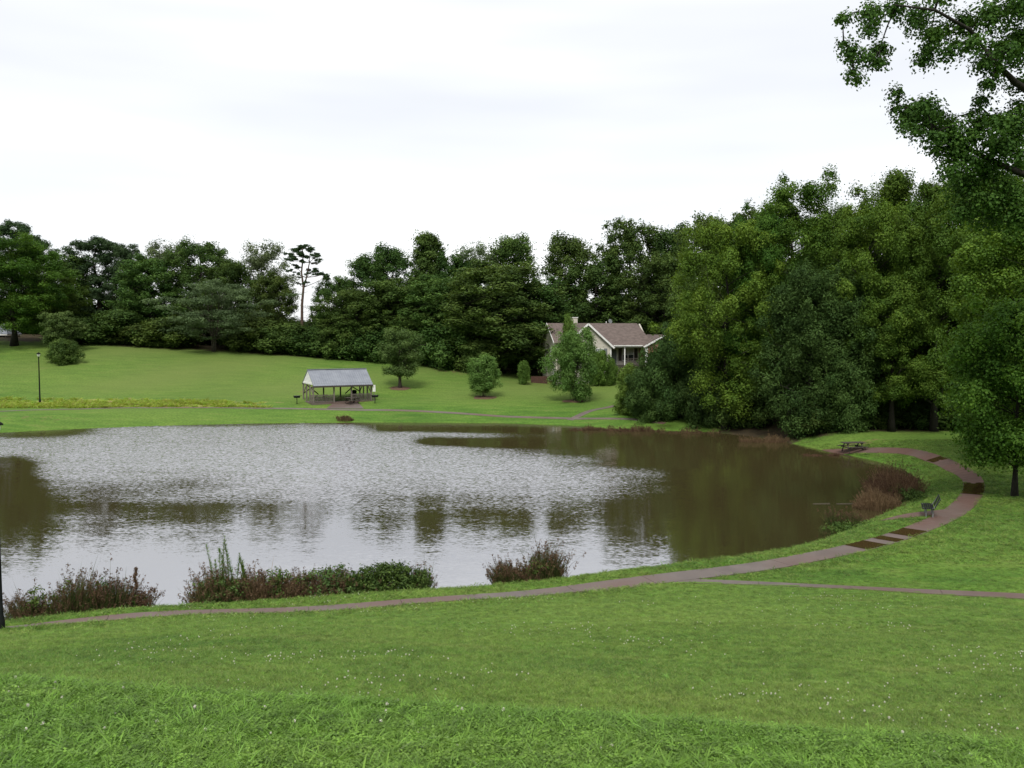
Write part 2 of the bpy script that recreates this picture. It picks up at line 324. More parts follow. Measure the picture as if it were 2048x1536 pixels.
def water_mat():
    m, n, l, b = new_mat('pond_water')
    out = n.get('Material Output'); n.remove(b)
    g = n.new('ShaderNodeNewGeometry'); a = n.new('ShaderNodeAttribute'); a.attribute_name = 'ruffle'
    def nz(sc, stc, det=2):
        mpn = n.new('ShaderNodeMapping'); mpn.inputs['Scale'].default_value = stc
        t = n.new('ShaderNodeTexNoise'); t.inputs['Scale'].default_value = sc; t.inputs['Detail'].default_value = det; t.inputs['Roughness'].default_value = 0.6
        l.new(g.outputs['Position'], mpn.inputs[0]); l.new(mpn.outputs[0], t.inputs['Vector'])
        s = n.new('ShaderNodeVectorMath'); s.operation = 'SUBTRACT'; s.inputs[1].default_value = (0.5, 0.5, 0.5); l.new(t.outputs['Color'], s.inputs[0]); return s.outputs[0]
    n1 = nz(11.0, (0.45, 1.25, 1), 3); n2 = nz(0.9, (0.5, 1.6, 1), 2)
    # wind zones with a ragged edge
    ed = n.new('ShaderNodeTexNoise'); ed.inputs['Scale'].default_value = 0.16; ed.inputs['Detail'].default_value = 4
    mpe = n.new('ShaderNodeMapping'); mpe.inputs['Scale'].default_value = (0.55, 1.1, 1); l.new(g.outputs['Position'], mpe.inputs[0]); l.new(mpe.outputs[0], ed.inputs['Vector'])
    e1 = n.new('ShaderNodeMath'); e1.operation = 'MULTIPLY_ADD'; e1.inputs[1].default_value = 0.75; e1.inputs[2].default_value = -0.375; l.new(ed.outputs[0], e1.inputs[0])
    e2 = n.new('ShaderNodeMath'); e2.operation = 'ADD'; l.new(e1.outputs[0], e2.inputs[0]); l.new(a.outputs['Fac'], e2.inputs[1])
    amp = n.new('ShaderNodeMapRange'); amp.inputs[1].default_value = 0.06; amp.inputs[2].default_value = 0.95; amp.inputs[3].default_value = 0.0; amp.inputs[4].default_value = 1.0; pw = n.new('ShaderNodeMath'); pw.operation = 'POWER'; pw.inputs[1].default_value = 2.2; l.new(amp.outputs[0], pw.inputs[0]); ma = n.new('ShaderNodeMath'); ma.operation = 'MULTIPLY_ADD'; ma.inputs[1].default_value = 1.8; ma.inputs[2].default_value = 0.085; l.new(pw.outputs[0], ma.inputs[0])
    l.new(e2.outputs[0], amp.inputs[0])
    sc1 = n.new('ShaderNodeVectorMath'); sc1.operation = 'SCALE'; l.new(n1, sc1.inputs[0]); l.new(ma.outputs[0], sc1.inputs['Scale'])
    sc2 = n.new('ShaderNodeVectorMath'); sc2.operation = 'SCALE'; l.new(n2, sc2.inputs[0]); sc2.inputs['Scale'].default_value = 0.022
    ad = n.new('ShaderNodeVectorMath'); ad.operation = 'ADD'; l.new(sc1.outputs[0], ad.inputs[0]); l.new(sc2.outputs[0], ad.inputs[1])
    fl = n.new('ShaderNodeVectorMath'); fl.operation = 'MULTIPLY'; fl.inputs[1].default_value = (0.32, 1, 0); l.new(ad.outputs[0], fl.inputs[0])
    bi = n.new('ShaderNodeVectorMath'); bi.operation = 'SCALE'; bi.inputs[0].default_value = (0, -0.15, 0); l.new(pw.outputs[0], bi.inputs['Scale'])
    a1 = n.new('ShaderNodeVectorMath'); a1.operation = 'ADD'; l.new(fl.outputs[0], a1.inputs[0]); l.new(bi.outputs[0], a1.inputs[1])
    a2 = n.new('ShaderNodeVectorMath'); a2.operation = 'ADD'; a2.inputs[1].default_value = (0, 0, 1); l.new(a1.outputs[0], a2.inputs[0])
    nn = n.new('ShaderNodeVectorMath'); nn.operation = 'NORMALIZE'; l.new(a2.outputs[0], nn.inputs[0])
    gl = n.new('ShaderNodeBsdfGlossy'); gl.inputs['Roughness'].default_value = 0.04; l.new(nn.outputs[0], gl.inputs['Normal']); gl.inputs['Color'].default_value = (0.94, 0.95, 1.0, 1)
    df = n.new('ShaderNodeBsdfDiffuse'); df.inputs['Color'].default_value = (0.055, 0.045, 0.018, 1)
    fr = n.new('ShaderNodeFresnel'); fr.inputs['IOR'].default_value = 10.0; l.new(nn.outputs[0], fr.inputs['Normal'])
    ms = n.new('ShaderNodeMixShader'); l.new(fr.outputs[0], ms.inputs[0]); l.new(df.outputs[0], ms.inputs[1]); l.new(gl.outputs[0], ms.inputs[2])
    l.new(ms.outputs[0], out.inputs['Surface'])
    return m
M['water'] = water_mat()

# ------------------------------------------------------------------ pond outline and terrain
near_px = [(-260,1300),(0,1262),(270,1240),(500,1222),(750,1204),(900,1194),(1050,1180),(1200,1161),(1330,1146),(1450,1130),(1560,1112),(1640,1090)]
right_px = [(1690,1064),(1738,1043),(1795,1016),(1836,980),(1838,958),(1805,937),(1745,920),(1660,903),(1590,888),(1500,872),(1420,864),(1340,861),(1240,858),(1140,851),
            (1000,846),(850,845),(700,845),(500,847),(300,852),(100,860),(-120,872)]
PO = []
for px, py in near_px:
    x, y = gp(px, py, 0.92); PO.append((x, y + 2.75))
for px, py in right_px: PO.append(gp(px, py, 0.0))
PO += [(-78, 82), (-84, 60), (-70, 40), (-45, 31)]
PO = np.array(PO)
def seg_dist(x, y, poly, closed=True):
    best = np.full(x.shape, 1e9); n = len(poly)
    for i in range(n if closed else n - 1):
        a, b = poly[i], poly[(i + 1) % n]; d = b - a; L = max(d @ d, 1e-9)
        t = np.clip(((x - a[0]) * d[0] + (y - a[1]) * d[1]) / L, 0, 1)
        best = np.minimum(best, (x - a[0] - t * d[0]) ** 2 + (y - a[1] - t * d[1]) ** 2)
    return np.sqrt(best)
def inside(x, y, poly):
    r = np.zeros(x.shape, bool); n = len(poly)
    for i in range(n):
        (x0, y0), (x1, y1) = poly[i], poly[(i + 1) % n]
        if y0 == y1: continue
        c = ((y0 > y) != (y1 > y)) & (x < (x1 - x0) * (y - y0) / (y1 - y0) + x0); r ^= c
    return r
def pond_sd(x, y):
    d = seg_dist(x, y, PO); return np.where(inside(x, y, PO), -d, d)
def smooth(a, b, t):
    u = np.clip((t - a) / (b - a), 0, 1); return u * u * (3 - 2 * u)

def height(x, y):
    x = np.atleast_1d(np.asarray(x, float)); y = np.atleast_1d(np.asarray(y, float))
    z = np.full(x.shape, 1.0)
    # near hill
    yf = np.interp(x, [-60, -25, -12, 0, 6, 12, 17, 40], [23.9, 26.4, 28.15, 31.2, 33.0, 32.2, 30.5, 25.8])
    yb = np.clip(9.1 - 0.20 * (x + 5), 6.6, 9.3)
    zb = 8.27 - 0.19 * yb - 0.02 * np.clip(x + 5, 0, 12)
    ym = yb + 4.2; zm = 4.75
    a = np.clip((yf - y) / np.maximum(yf - ym, 1), 0, 1)                 # foot .. mid
    zh = 1.12 + (zm - 1.12) * (a ** 1.08)
    b = np.clip((ym - y) / (ym - yb), 0, 1)
    zh = np.where(y < ym, zm + (zb - zm) * b, zh)
    zh = np.where(y < yb, 8.27 - 0.19 * y - 0.02 * np.clip(x + 5, 0, 12), zh)
    z = np.maximum(z, np.where(y < yf, zh, z))
    # lawn on the right rises a little away from the pond
    z = z + 0.25 * smooth(20, 60, x) * smooth(30, 60, y)
    # far hillside
    A = np.interp(x, [-140, -95, -70, -45, -28, -12, -2, 5, 14, 26, 45, 90], [9.5, 8.2, 7.2, 5.9, 4.7, 3.7, 2.9, 2.1, 3.5, 3.6, 3.2, 4.5])
    z = z + A * smooth(104, 150, y) + 0.02 * np.clip(y - 150, 0, 200)
    z = z + (0.10 * np.sin(x * 0.21 + 1.3) * np.sin(y * 0.17) + 0.05 * np.sin(x * 0.6 + y * 0.5)) * smooth(11, 15, y) * (1 - 0.7 * smooth(28, 36, y))
    # bank and pond bed
    s = pond_sd(x, y)
    steep = np.where(y < 45, 0.58, np.where(y < 85, 0.37, 0.15)) 
    k = np.interp(y, [0, 36, 48, 80, 92], [0.60, 0.58, 0.38, 0.30, 0.15])
    bank = np.where(s > 0, 0.04 + s * k, np.maximum(-1.6, 0.04 + 0.55 * s))
    # rounded shoulder
    h = np.minimum(z, bank); soft = 0.22
    dlt = np.abs(z - bank); h = h - np.where(dlt < soft, (soft - dlt) ** 2 / (4 * soft), 0)
    return h
def hz(x, y): return float(height(x, y)[0])

def axis(parts):
    out = []
    for a, b, s in parts: out += list(np.arange(a, b, s))
    return np.array(out)
gx = np.concatenate([-np.geomspace(2500, 130, 14), axis([(-120, -45, 1.6), (-45, 45, 0.5), (45, 120, 1.6)]), np.geomspace(122, 2500, 14)])
gy = np.concatenate([[-600, -200, -80, -30, -12, -5], axis([(-2, 3, 0.5), (3, 14, 0.2), (14, 40, 0.4), (40, 112, 0.6), (112, 200, 1.4)]), np.geomspace(202, 3000, 16)])
X, Y = np.meshgrid(gx, gy); Z = height(X.ravel(), Y.ravel())
nx, ny = len(gx), len(gy)
idx = np.arange(nx * ny).reshape(ny, nx)
faces = np.stack([idx[:-1, :-1].ravel(), idx[:-1, 1:].ravel(), idx[1:, 1:].ravel(), idx[1:, :-1].ravel()], 1)
xr, yr = X.ravel(), Y.ravel()
def blob(px, py, z, rx, ry):
    x, y = gp(px, py, z); return np.exp(-(((xr - x) / rx) ** 2 + ((yr - y) / ry) ** 2))
bare = (0.5 * blob(690, 803, 1.2, 3.5, 1.6) + 0.45 * blob(610, 798, 1.2, 3, 1.2) + 0.55 * blob(900, 735, 4, 9, 5) + 0.6 * blob(1040, 740, 3.6, 5, 4) + 0.4 * blob(950, 765, 2.2, 10, 4)
        + 0.5 * blob(1700, 880, 1, 4, 1.5) + 0.35 * blob(60, 840, .6, 6, 2) + 0.4 * blob(1740, 910, .7, 2, 1))
weedy = smooth(106.5, 108, yr) * (1 - smooth(109.5, 114, yr - 1.2 * np.sin(xr * 0.23))) * (1 - smooth(-34, -27, xr + 3 * np.sin(yr)))
litter = smooth(79, 85, yr) * (1 - smooth(112, 122, yr)) * smooth(0, 4, xr - 0.195 * yr) + smooth(140, 148, yr) * (1 - smooth(30, 40, np.abs(xr - 0)) * 0) * (1 - smooth(700, 1200, yr))
litter = np.clip(litter, 0, 1)
dry = smooth(107, 122, yr) * np.clip(0.42 + 0.2 * np.sin(xr * 0.11 + yr * 0.05) + 0.16 * np.sin(xr * 0.27 - yr * 0.19), 0, 1)
ground = link('ground', np_mesh('ground', np.stack([xr, yr, Z], 1), faces, True, {'bare': bare, 'weedy': weedy, 'litter': litter, 'dry': dry}), M['ground'])
tag(ground, 'mown green park lawn rolling round the pond', None, None, 'structure')

# water sheet with its wind zones
wx, wy = np.arange(-86, 42, 0.8), np.arange(26, 106, 0.6)
WX, WY = np.meshgrid(wx, wy); wxr, wyr = WX.ravel(), WY.ravel()
ppx, ppy = project(wxr, wyr, np.zeros_like(wxr))
xright = np.interp(ppy, [845, 868, 884, 905, 935, 960, 1000, 1040, 1090], [1130, 1190, 1180, 1260, 1390, 1510, 1520, 1420, 1300])
ruf = 1 - smooth(-460, 160, ppx - xright)
ruf *= np.interp(ppy, [846, 858, 940, 985, 1010, 1075, 1115, 1140], [0.5, 1.0, 1.0, 0.60, 0.27, 0.17, 0.10, 0.03])
ruf *= 1 - 0.28 * (1 - smooth(350, 650, ppx)) * smooth(915, 955, ppy)
ruf *= 1 - 0.9 * np.exp(-((ppy - (882 + (ppx - 830) * 0.03)) / 7) ** 2) * smooth(800, 880, ppx)
ruf *= 1 - 0.8 * smooth(700, 800, ppx) * (1 - smooth(858, 868, ppy))
ruf *= 1 - 0.85 * (1 - smooth(30, 110, ppx)) * smooth(895, 930, ppy)
ruf *= 1 - 0.7 * (1 - smooth(60, 260, ppx)) * (1 - smooth(862, 885, ppy))
wi = np.arange(len(wx) * len(wy)).reshape(len(wy), len(wx))
wf = np.stack([wi[:-1, :-1].ravel(), wi[:-1, 1:].ravel(), wi[1:, 1:].ravel(), wi[1:, :-1].ravel()], 1)
sdw = pond_sd(wxr, wyr); keep = (sdw[wf].min(1) < 1.2); wf = wf[keep]
water = link('water', np_mesh('water', np.stack([wxr, wyr, np.zeros_like(wxr)], 1), wf, True, {'ruffle': np.clip(ruf, 0, 1)}), M['water'])
tag(water, 'murky brown pond, wind ruffled in the middle', None, None, 'structure')

# ------------------------------------------------------------------ paths
def resample(pts, step):
    pts = np.array(pts, float)
    for _ in range(3):                        # corner cutting
        q = [pts[0]]
        for a, b in zip(pts[:-1], pts[1:]): q += [0.75 * a + 0.25 * b, 0.25 * a + 0.75 * b]
        pts = np.array(q + [pts[-1]])
    L = np.concatenate([[0], np.cumsum(np.hypot(*np.diff(pts, axis=0).T))]); n = int(L[-1] / step) + 1
    s = np.linspace(0, L[-1], n); return np.stack([np.interp(s, L, pts[:, 0]), np.interp(s, L, pts[:, 1])], 1)
PATHZ = 0.98
main_px = [(-250,1300),(70,1264),(270,1247),(500,1231),(750,1215),(900,1204),(1050,1190),(1200,1173),(1330,1159),(1450,1144),(1560,1128),(1680,1106),(1760,1084),(1835,1060),
           (1895,1034),(1932,1008),(1950,981),(1946,957),(1918,934),(1872,911),(1815,896),(1750,888)]
main_c = [gp(px, py, PATHZ) for px, py in main_px] + [gp(1690, 882, 1.0), gp(1610, 872, 1.1), gp(1560, 862, 1.15)]
side_px = [(1345,1163),(1500,1168),(1700,1177),(1900,1189),(2060,1199),(2300,1216)]
side_c = [gp(px, py, 1.08) for px, py in side_px]
far_px = [(-140,830),(0,822),(150,819),(300,817),(540,817),(680,818),(800,818),(900,820),(1000,823),(1100,826),(1240,830),(1330,836)]
far_c = [gp(px, py, PATHZ) for px, py in far_px]
spur_px = [(1140,827),(1190,819),(1240,811),(1300,800)]
spur_c = [gp(px, py, 1.05) for px, py in spur_px]
bench_px = [(1770,1037),(1830,1031),(1880,1026),(1925,1021)]
bench_c = [gp(px, py, 0.95) for px, py in bench_px]
ALLPATH = []
def path(name, label, pts, width, slab_len, lift=0.03, joint=0.014):
    root = empty(name); tag(root, label, None, None, 'structure')
    P = resample(pts, 0.75 if slab_len < 6 else 1.0); ALLPATH.append((P, width))
    T = np.gradient(P, axis=0); T /= np.linalg.norm(T, axis=1)[:, None]; N = np.stack([T[:, 1], -T[:, 0]], 1)
    L = np.concatenate([[0], np.cumsum(np.hypot(*np.diff(P, axis=0).T))]); tot = L[-1]; k = 0; s = 0.0
    rng = random.Random(5)
    while s < tot - 0.3:
        e = min(s + slab_len, tot); ss = np.linspace(s + joint / 2, e - joint / 2, 5)
        vs = []; dz = rng.uniform(-0.003, 0.004)
        for q in ss:
            c = np.array([np.interp(q, L, P[:, 0]), np.interp(q, L, P[:, 1])]); nn = np.array([np.interp(q, L, N[:, 0]), np.interp(q, L, N[:, 1])])
            for w in (-0.5, 0, 0.5):
                p = c + nn * w * width; vs.append((p[0], p[1], hz(p[0], p[1]) + lift + dz))
        nv = len(vs); fs = []
        for i in range(4):
            for j in range(2): a = i * 3 + j; fs.append((a, a + 3, a + 4, a + 1))
        rim = [0, 1, 2, 5, 8, 11, 14, 13, 12, 9, 6, 3]
        vs += [(vs[i][0], vs[i][1], vs[i][2] - 0.12) for i in rim]
        for i in range(12): fs.append((rim[i], rim[(i + 1) % 12], nv + (i + 1) % 12, nv + i))
        me = np_mesh('slab', vs, fs); o = link('slab', me, M['concrete'], root); s = e
    return root
path('path', 'clay stained concrete walk curving along the near and right shore of the pond', main_c, 1.12, 3.0)
path('side_path', 'narrow concrete walk branching off to the right across the lawn', side_c, 1.25, 3.0, lift=0.024)
path('far_path', 'thin pale walk along the far bank in front of the shelter', far_c, 0.7, 4.5, lift=0.026)
path('far_side_path', 'brown walk branching off the far bank towards the house', spur_c, 0.8, 4.5, lift=0.022)
path('bench_pad', 'concrete strip leading from the walk to the bench', bench_c, 0.9, 2.4, lift=0.022)
def puddle(label, a, b, wscale=0.94, lift=0.042, seed=0):
    """a..b: fractions of the main walk; thin sheet of rain water lying on the slabs"""
    P = resample(main_c, 0.75); T = np.gradient(P, axis=0); T /= np.linalg.norm(T, axis=1)[:, None]; N = np.stack([T[:, 1], -T[:, 0]], 1)
    ia, ib = a, b; rng = random.Random(seed); vs = []; fs = []; n = 14
    for i in range(n):
        q = ia + (ib - ia) * i / (n - 1); c = np.array([np.interp(q, range(len(P)), P[:, 0]), np.interp(q, range(len(P)), P[:, 1])])
        nn = np.array([np.interp(q, range(len(P)), N[:, 0]), np.interp(q, range(len(P)), N[:, 1])])
        e = 1.0; q_ = rng.uniform(-0.05, 0.05)
        for sgn in (-1, 1):
            w = sgn * 0.5 * 1.12 * wscale * e * rng.uniform(0.93, 1.03); p = c + nn * w; vs.append((p[0], p[1], hz(*p) + lift))
    for i in range(n - 1): a_ = 2 * i; fs.append((a_, a_ + 2, a_ + 3, a_ + 1))
    o = link('puddle', np_mesh('puddle', vs, fs), M['puddle']); tag(o, label, None, None, 'structure')
PM = resample(main_c, 0.75); pmx = [project(p[0], p[1], hz(*p)) for p in PM]
def at_px(px, py): return int(np.argmin([(a - px) ** 2 + (b - py) ** 2 for a, b in pmx]))
puddle('dark muddy puddle across the walk at its sharpest bend', at_px(1950, 991), at_px(1950, 967), 0.99, seed=1)
puddle('long brown puddle on the walk farthest left of the bench', at_px(1722, 1098), at_px(1748, 1090), 0.97, seed=2)
puddle('brown puddle on the walk in the middle of the three left of the bench', at_px(1762, 1085), at_px(1792, 1076), 0.97, seed=3)
puddle('brown puddle on the walk nearest the bench', at_px(1806, 1071), at_px(1830, 1063), 0.97, seed=5)
puddle('reddish puddle on the walk towards the woods', at_px(1885, 920), at_px(1868, 911), 0.9, seed=4)

# ------------------------------------------------------------------ foliage generators
def leaves_mesh(P, Nrm, size, rng, aspect=0.55, droop=0.0, tint=None, fold=0.18):
    n = len(P); t = rng.normal(size=(n, 3)); t[:, 2] -= droop
    t -= Nrm * (t * Nrm).sum(1)[:, None]; t /= np.linalg.norm(t, axis=1)[:, None] + 1e-9
    b = np.cross(Nrm, t); L = (size * rng.uniform(0.65, 1.35, n))[:, None]
    v = np.empty((n, 4, 3), np.float32)
    v[:, 0] = P - t * L * 0.5; v[:, 2] = P + t * L * 0.5
    v[:, 1] = P - b * L * aspect * 0.5 - t * L * 0.08 + Nrm * L * fold; v[:, 3] = P + b * L * aspect * 0.5 - t * L * 0.08 + Nrm * L * fold
    i = np.arange(n * 4, dtype=np.int32).reshape(n, 4)
    f = np.concatenate([i[:, [0, 1, 2]], i[:, [0, 2, 3]]])
    return v.reshape(-1, 3), f, np.repeat(tint if tint is not None else rng.uniform(0, 1, n), 4)

def clump_leaves(C, R, per, rng, flat=0.7, up=0.5, leaf=0.3, aspect=0.55, droop=0.0, shell=2.4, contrast=0.5):
    """C (k,3) clump centres, R (k,) radii; per = leaves for a clump of the mean radius"""
    k = np.maximum(3, (per * (R / R.mean()) ** 2).astype(int)); ci = np.repeat(np.arange(len(C)), k); n = len(ci)
    d = rng.normal(size=(n, 3)); d /= np.linalg.norm(d, axis=1)[:, None]
    r = rng.uniform(0, 1, n) ** (1 / shell) * rng.uniform(0.8, 1.15, n)
    r = np.where(rng.uniform(0, 1, n) < 0.08, r * rng.uniform(1.0, 1.35, n), r)
    # lobes: each clump has a bumpy surface of its own
    ph = rng.uniform(0, 6.28, (len(C), 3)); lob = 1 + 0.22 * np.sin(3 * d[:, 0] + ph[ci, 0]) + 0.22 * np.sin(4 * d[:, 1] + ph[ci, 1]) + 0.15 * np.sin(5 * d[:, 2] + ph[ci, 2])
    P = C[ci] + d * (r * R[ci] * lob)[:, None] * np.array([1, 1, flat])
    P[:, 2] -= droop * R[ci] * r ** 2 * 0.6
    nn = 0.95 * d + np.array([0, 0, up]) + 0.42 * rng.normal(size=(n, 3)); nn /= np.linalg.norm(nn, axis=1)[:, None]
    ct_ = rng.uniform(0, 1, len(C)); tint = np.clip(contrast * ct_[ci] + (1 - contrast) * rng.uniform(0, 1, n), 0, 1)
    return leaves_mesh(P, nn, leaf, rng, aspect, droop, tint)

ENV = {
    'round': lambda u: math.sqrt(max(0.02, 1 - (2 * u - 0.9) ** 2 / 1.25)),
    'oval':  lambda u: (math.sin(math.pi * min(1, 0.12 + 0.79 * u)) ** 0.6) ,
    'cone':  lambda u: max(0.06, (1 - u) ** 0.75 * (1 - 0.35 * max(0, 0.15 - u) / 0.15)),
    'spread': lambda u: 0.45 + 0.6 * math.sin(math.pi * min(1, 0.08 + 0.8 * u)) if u < 0.9 else 0.45,
    'column': lambda u: 0.9 * (1 - u ** 4) ** 0.5 + 0.08,
}
PROTO = {}
def proto(key, mat, bark, seed, H=16.0, R=4.5, cb=2.0, shape='round', limbs=60, per=165, cr=0.86, leaf=0.27, flat=1.0, up=0.3, aspect=0.55, droop=0.0,
          trunk=0.28, rise=0.55, gap=0.12, stems=1, lean=0.3, sub=3, contrast=0.5, shell=2.4, tsides=8):
    rng = np.random.default_rng(seed); mb = MB(); C = []; RR = []
    stems_pts = []
    for s in range(stems):
        a = rng.uniform(0, 6.28); off = 0 if stems == 1 else trunk * 1.3
        ln = lean if stems == 1 else lean + 0.10 * H
        ts = np.linspace(0, 1, 8); bx, by = off * math.cos(a + s * 6.28 / stems), off * math.sin(a + s * 6.28 / stems)
        dirx, diry = (math.cos(a), math.sin(a)) if stems == 1 else (math.cos(a + s * 6.28 / stems), math.sin(a + s * 6.28 / stems))
        wob = rng.normal(0, 0.012 * H, (8, 2)); wob[0] = 0
        pts = [Vector((bx + dirx * ln * t ** 1.4 + wob[i, 0] * t, by + diry * ln * t ** 1.4 + wob[i, 1] * t, -0.25 + t * (H * 0.93 + 0.25))) for i, t in enumerate(ts)]
        rad = [trunk * (1 if stems == 1 else 0.6) * (1.5 if i == 0 else 1) * (1 - 0.86 * t) for i, t in enumerate(ts)]
        mb.tube(pts, rad, tsides); stems_pts.append(pts)
    def trunk_at(z, s):
        pts = stems_pts[s]
        for a, b in zip(pts[:-1], pts[1:]):
            if a.z <= z <= b.z: return a.lerp(b, (z - a.z) / (b.z - a.z))
        return pts[-1]
    sect = rng.uniform(0.72, 1.12, 9)
    for i in range(limbs):
        u = (i + rng.uniform(0.1, 0.9)) / limbs; u = u ** 0.92
        if rng.uniform() < gap: continue
        s = int(rng.integers(stems)); az = i * 2.399 + rng.uniform(-0.4, 0.4)
        zc_ = cb + (H - cb) * u; r = R * ENV[shape](u) * rng.uniform(0.68, 1.02) * sect[int((az % 6.283) / 6.284 * 9)]
        zs = max(cb * 0.75, min(zc_ - r * rise * rng.uniform(0.7, 1.3), H * 0.9)); p0 = trunk_at(zs, s)
        p3 = Vector((math.cos(az) * r, math.sin(az) * r, zc_)) + Vector((p0.x, p0.y, 0)) * 0.6
        pm = p0.lerp(p3, 0.5) + Vector((0, 0, 0.10 * r)); pts = []
        for t in (0, 0.25, 0.5, 0.75, 1): pts.append(p0 * (1 - t) ** 2 + pm * (2 * t * (1 - t)) + p3 * t * t)
        r0 = max(0.02, trunk * 0.34 * (1 - 0.6 * u)); mb.tube(pts, [r0, r0 * 0.75, r0 * 0.55, r0 * 0.35, r0 * 0.12], 5)
        C.append(p3); RR.append(cr * rng.uniform(0.7, 1.25) * 1.0)
        for j in range(sub):
            t = rng.uniform(0.42, 0.97); q = p0 * (1 - t) ** 2 + pm * (2 * t * (1 - t)) + p3 * t * t
            e = q + Vector((rng.normal(0, 0.28) * r, rng.normal(0, 0.28) * r, rng.normal(0.05, 0.30) * r + 0.1))
            mb.tube([q, q.lerp(e, 0.5) + Vector((0, 0, 0.05)), e], [r0 * 0.35, r0 * 0.25, r0 * 0.08], 4)
            C.append(e); RR.append(cr * rng.uniform(0.55, 1.05))
    for k in range(3):
        C.append(stems_pts[k % stems][-1] + Vector((rng.normal(0, 0.2), rng.normal(0, 0.2), rng.uniform(-1.6, 0.0)))); RR.append(cr * rng.uniform(0.5, 0.8))
    v, f, t = clump_leaves(np.array([tuple(c) for c in C]), np.array(RR), per, rng, flat, up, leaf, aspect, droop, shell, contrast)
    PROTO[key] = (mb.mesh(key + '_trunk', True), np_mesh(key + '_crown', v, f, False, {'tint': t}), bark, mat, H, R)
    PROTO[key][0].materials.append(M[bark]); PROTO[key][1].materials.append(M[mat])
    return PROTO[key]

NAMES = {'far_leaf': 'broadleaf_tree', 'far_pale': 'pale_leafed_tree', 'pine_leaf': 'pine_tree', 'maple_leaf': 'maple_tree', 'yellow_leaf': 'maple_tree', 'cedar_leaf': 'cedar_tree'}
TRN = random.Random(11)
USED = {}
def plant(key, name, label, cat, x, y, H=None, wid=None, rz=None, group=None, sink=0.0):
    tm, cm, bark, mat, pH, pR = PROTO[key]
    z = hz(x, y) - sink; e = empty(name, (x, y, z), TRN.uniform(0, 6.28) if rz is None else rz)
    kz = (H or pH) / pH; kx = (wid / (2 * pR)) if wid else kz; e.scale = (kx, kx * TRN.uniform(0.95, 1.05), kz)
    link('trunk', tm, None, e); link('crown', cm, None, e)
    tag(e, label, cat, group)
    return e
def plant_px(key, name, label, cat, px, topy, d, wpx, group=None, rz=None, sink=0.0):
    """a tree that the photo shows at column px with its top at row topy, standing at distance d"""
    p = at(px, topy, d); z0 = hz(p.x, d)
    return plant(key, name, label, cat, p.x, d, p.z - z0 + sink, wpx * d / F, rz, group, sink)

# prototypes (shared meshes)
proto('round_a', 'far_leaf', 'bark_dark', 1)
proto('round_b', 'far_leaf', 'bark_dark', 2, shape='oval', R=4.2, cb=1.2, limbs=64)
proto('round_c', 'far_leaf', 'bark_dark', 3, shape='spread', R=5.0, cb=3.0, limbs=58, gap=0.16)
proto('airy_a', 'far_pale', 'bark', 4, shape='oval', R=4.2, cb=2.5, limbs=36, per=170, cr=1.1, leaf=0.26, gap=0.25, trunk=0.2)
proto('airy_b', 'far_leaf', 'bark', 5, shape='round', R=4.2, cb=5.0, limbs=34, per=200, cr=1.05, leaf=0.28, gap=0.25, trunk=0.22, rise=0.9)
proto('column', 'far_leaf', 'bark_dark', 6, shape='column', R=2.3, cb=1.0, limbs=44, per=220, cr=0.95, leaf=0.28, H=18, rise=0.8)
proto('mimosa', 'far_pale', 'bark', 7, shape='spread', R=5.2, H=10, cb=2.2, limbs=34, per=170, cr=1.25, leaf=0.22, flat=0.35, stems=4, trunk=0.14, rise=0.7)
proto('pine_full', 'pine_leaf', 'bark_pine', 9, H=17, R=3.8, cb=3, shape='oval', limbs=58, per=150, cr=0.8, leaf=0.34, aspect=0.28, flat=0.75, gap=0.22, rise=0.3)
proto('shrub', 'far_leaf', 'bark_dark', 10, H=4.5, R=2.6, cb=0.1, shape='round', limbs=24, per=300, cr=0.95, leaf=0.26, stems=3, trunk=0.1, rise=0.7)
proto('maple_a', 'maple_leaf', 'bark_dark', 12, H=20, R=5.0, cb=3.0, shape='oval', limbs=60, per=480, cr=0.98, leaf=0.17, aspect=0.7, trunk=0.3)
proto('maple_b', 'maple_leaf', 'bark_dark', 13, H=20, R=5.4, cb=5.0, shape='round', limbs=58, per=500, cr=1.02, leaf=0.17, aspect=0.7, trunk=0.32, gap=0.16)
proto('maple_y', 'yellow_leaf', 'bark_dark', 14, H=18, R=4.8, cb=2.5, shape='oval', limbs=60, per=460, cr=0.95, leaf=0.165, aspect=0.7, droop=0.4)
proto('cedar', 'cedar_leaf', 'bark_dark', 15, H=13, R=3.7, cb=0.4, shape='oval', limbs=52, per=330, cr=1.05, leaf=0.24, aspect=0.35, up=0.35, rise=0.35, gap=0.08)
proto('shore_bush', 'cedar_leaf', 'bark_dark', 16, H=8, R=4.6, cb=0.1, shape='round', limbs=44, per=430, cr=1.2, leaf=0.24, stems=3, trunk=0.16)
proto('vine_bush', 'bright_leaf', 'bark_dark', 17, H=5.5, R=1.5, cb=0.1, shape='column', limbs=30, per=260, cr=0.6, leaf=0.2, trunk=0.08)
proto('birch', 'birch_leaf', 'bark', 18, H=8.0, R=2.9, cb=0.9, shape='oval', limbs=54, per=170, cr=0.72, leaf=0.2, aspect=0.42, droop=1.1, stems=3, trunk=0.11, rise=0.75, flat=0.9)
proto('birch_small', 'birch_leaf', 'bark', 19, H=5.2, R=1.9, cb=0.8, shape='oval', limbs=40, per=140, cr=0.52, leaf=0.17, aspect=0.42, droop=0.5, stems=3, trunk=0.07, rise=0.8, flat=0.9)
proto('lone', 'olive_leaf', 'bark', 20, H=7.6, R=2.9, cb=1.8, shape='spread', limbs=26, per=200, cr=0.72, leaf=0.2, trunk=0.2, gap=0.22, rise=0.6)
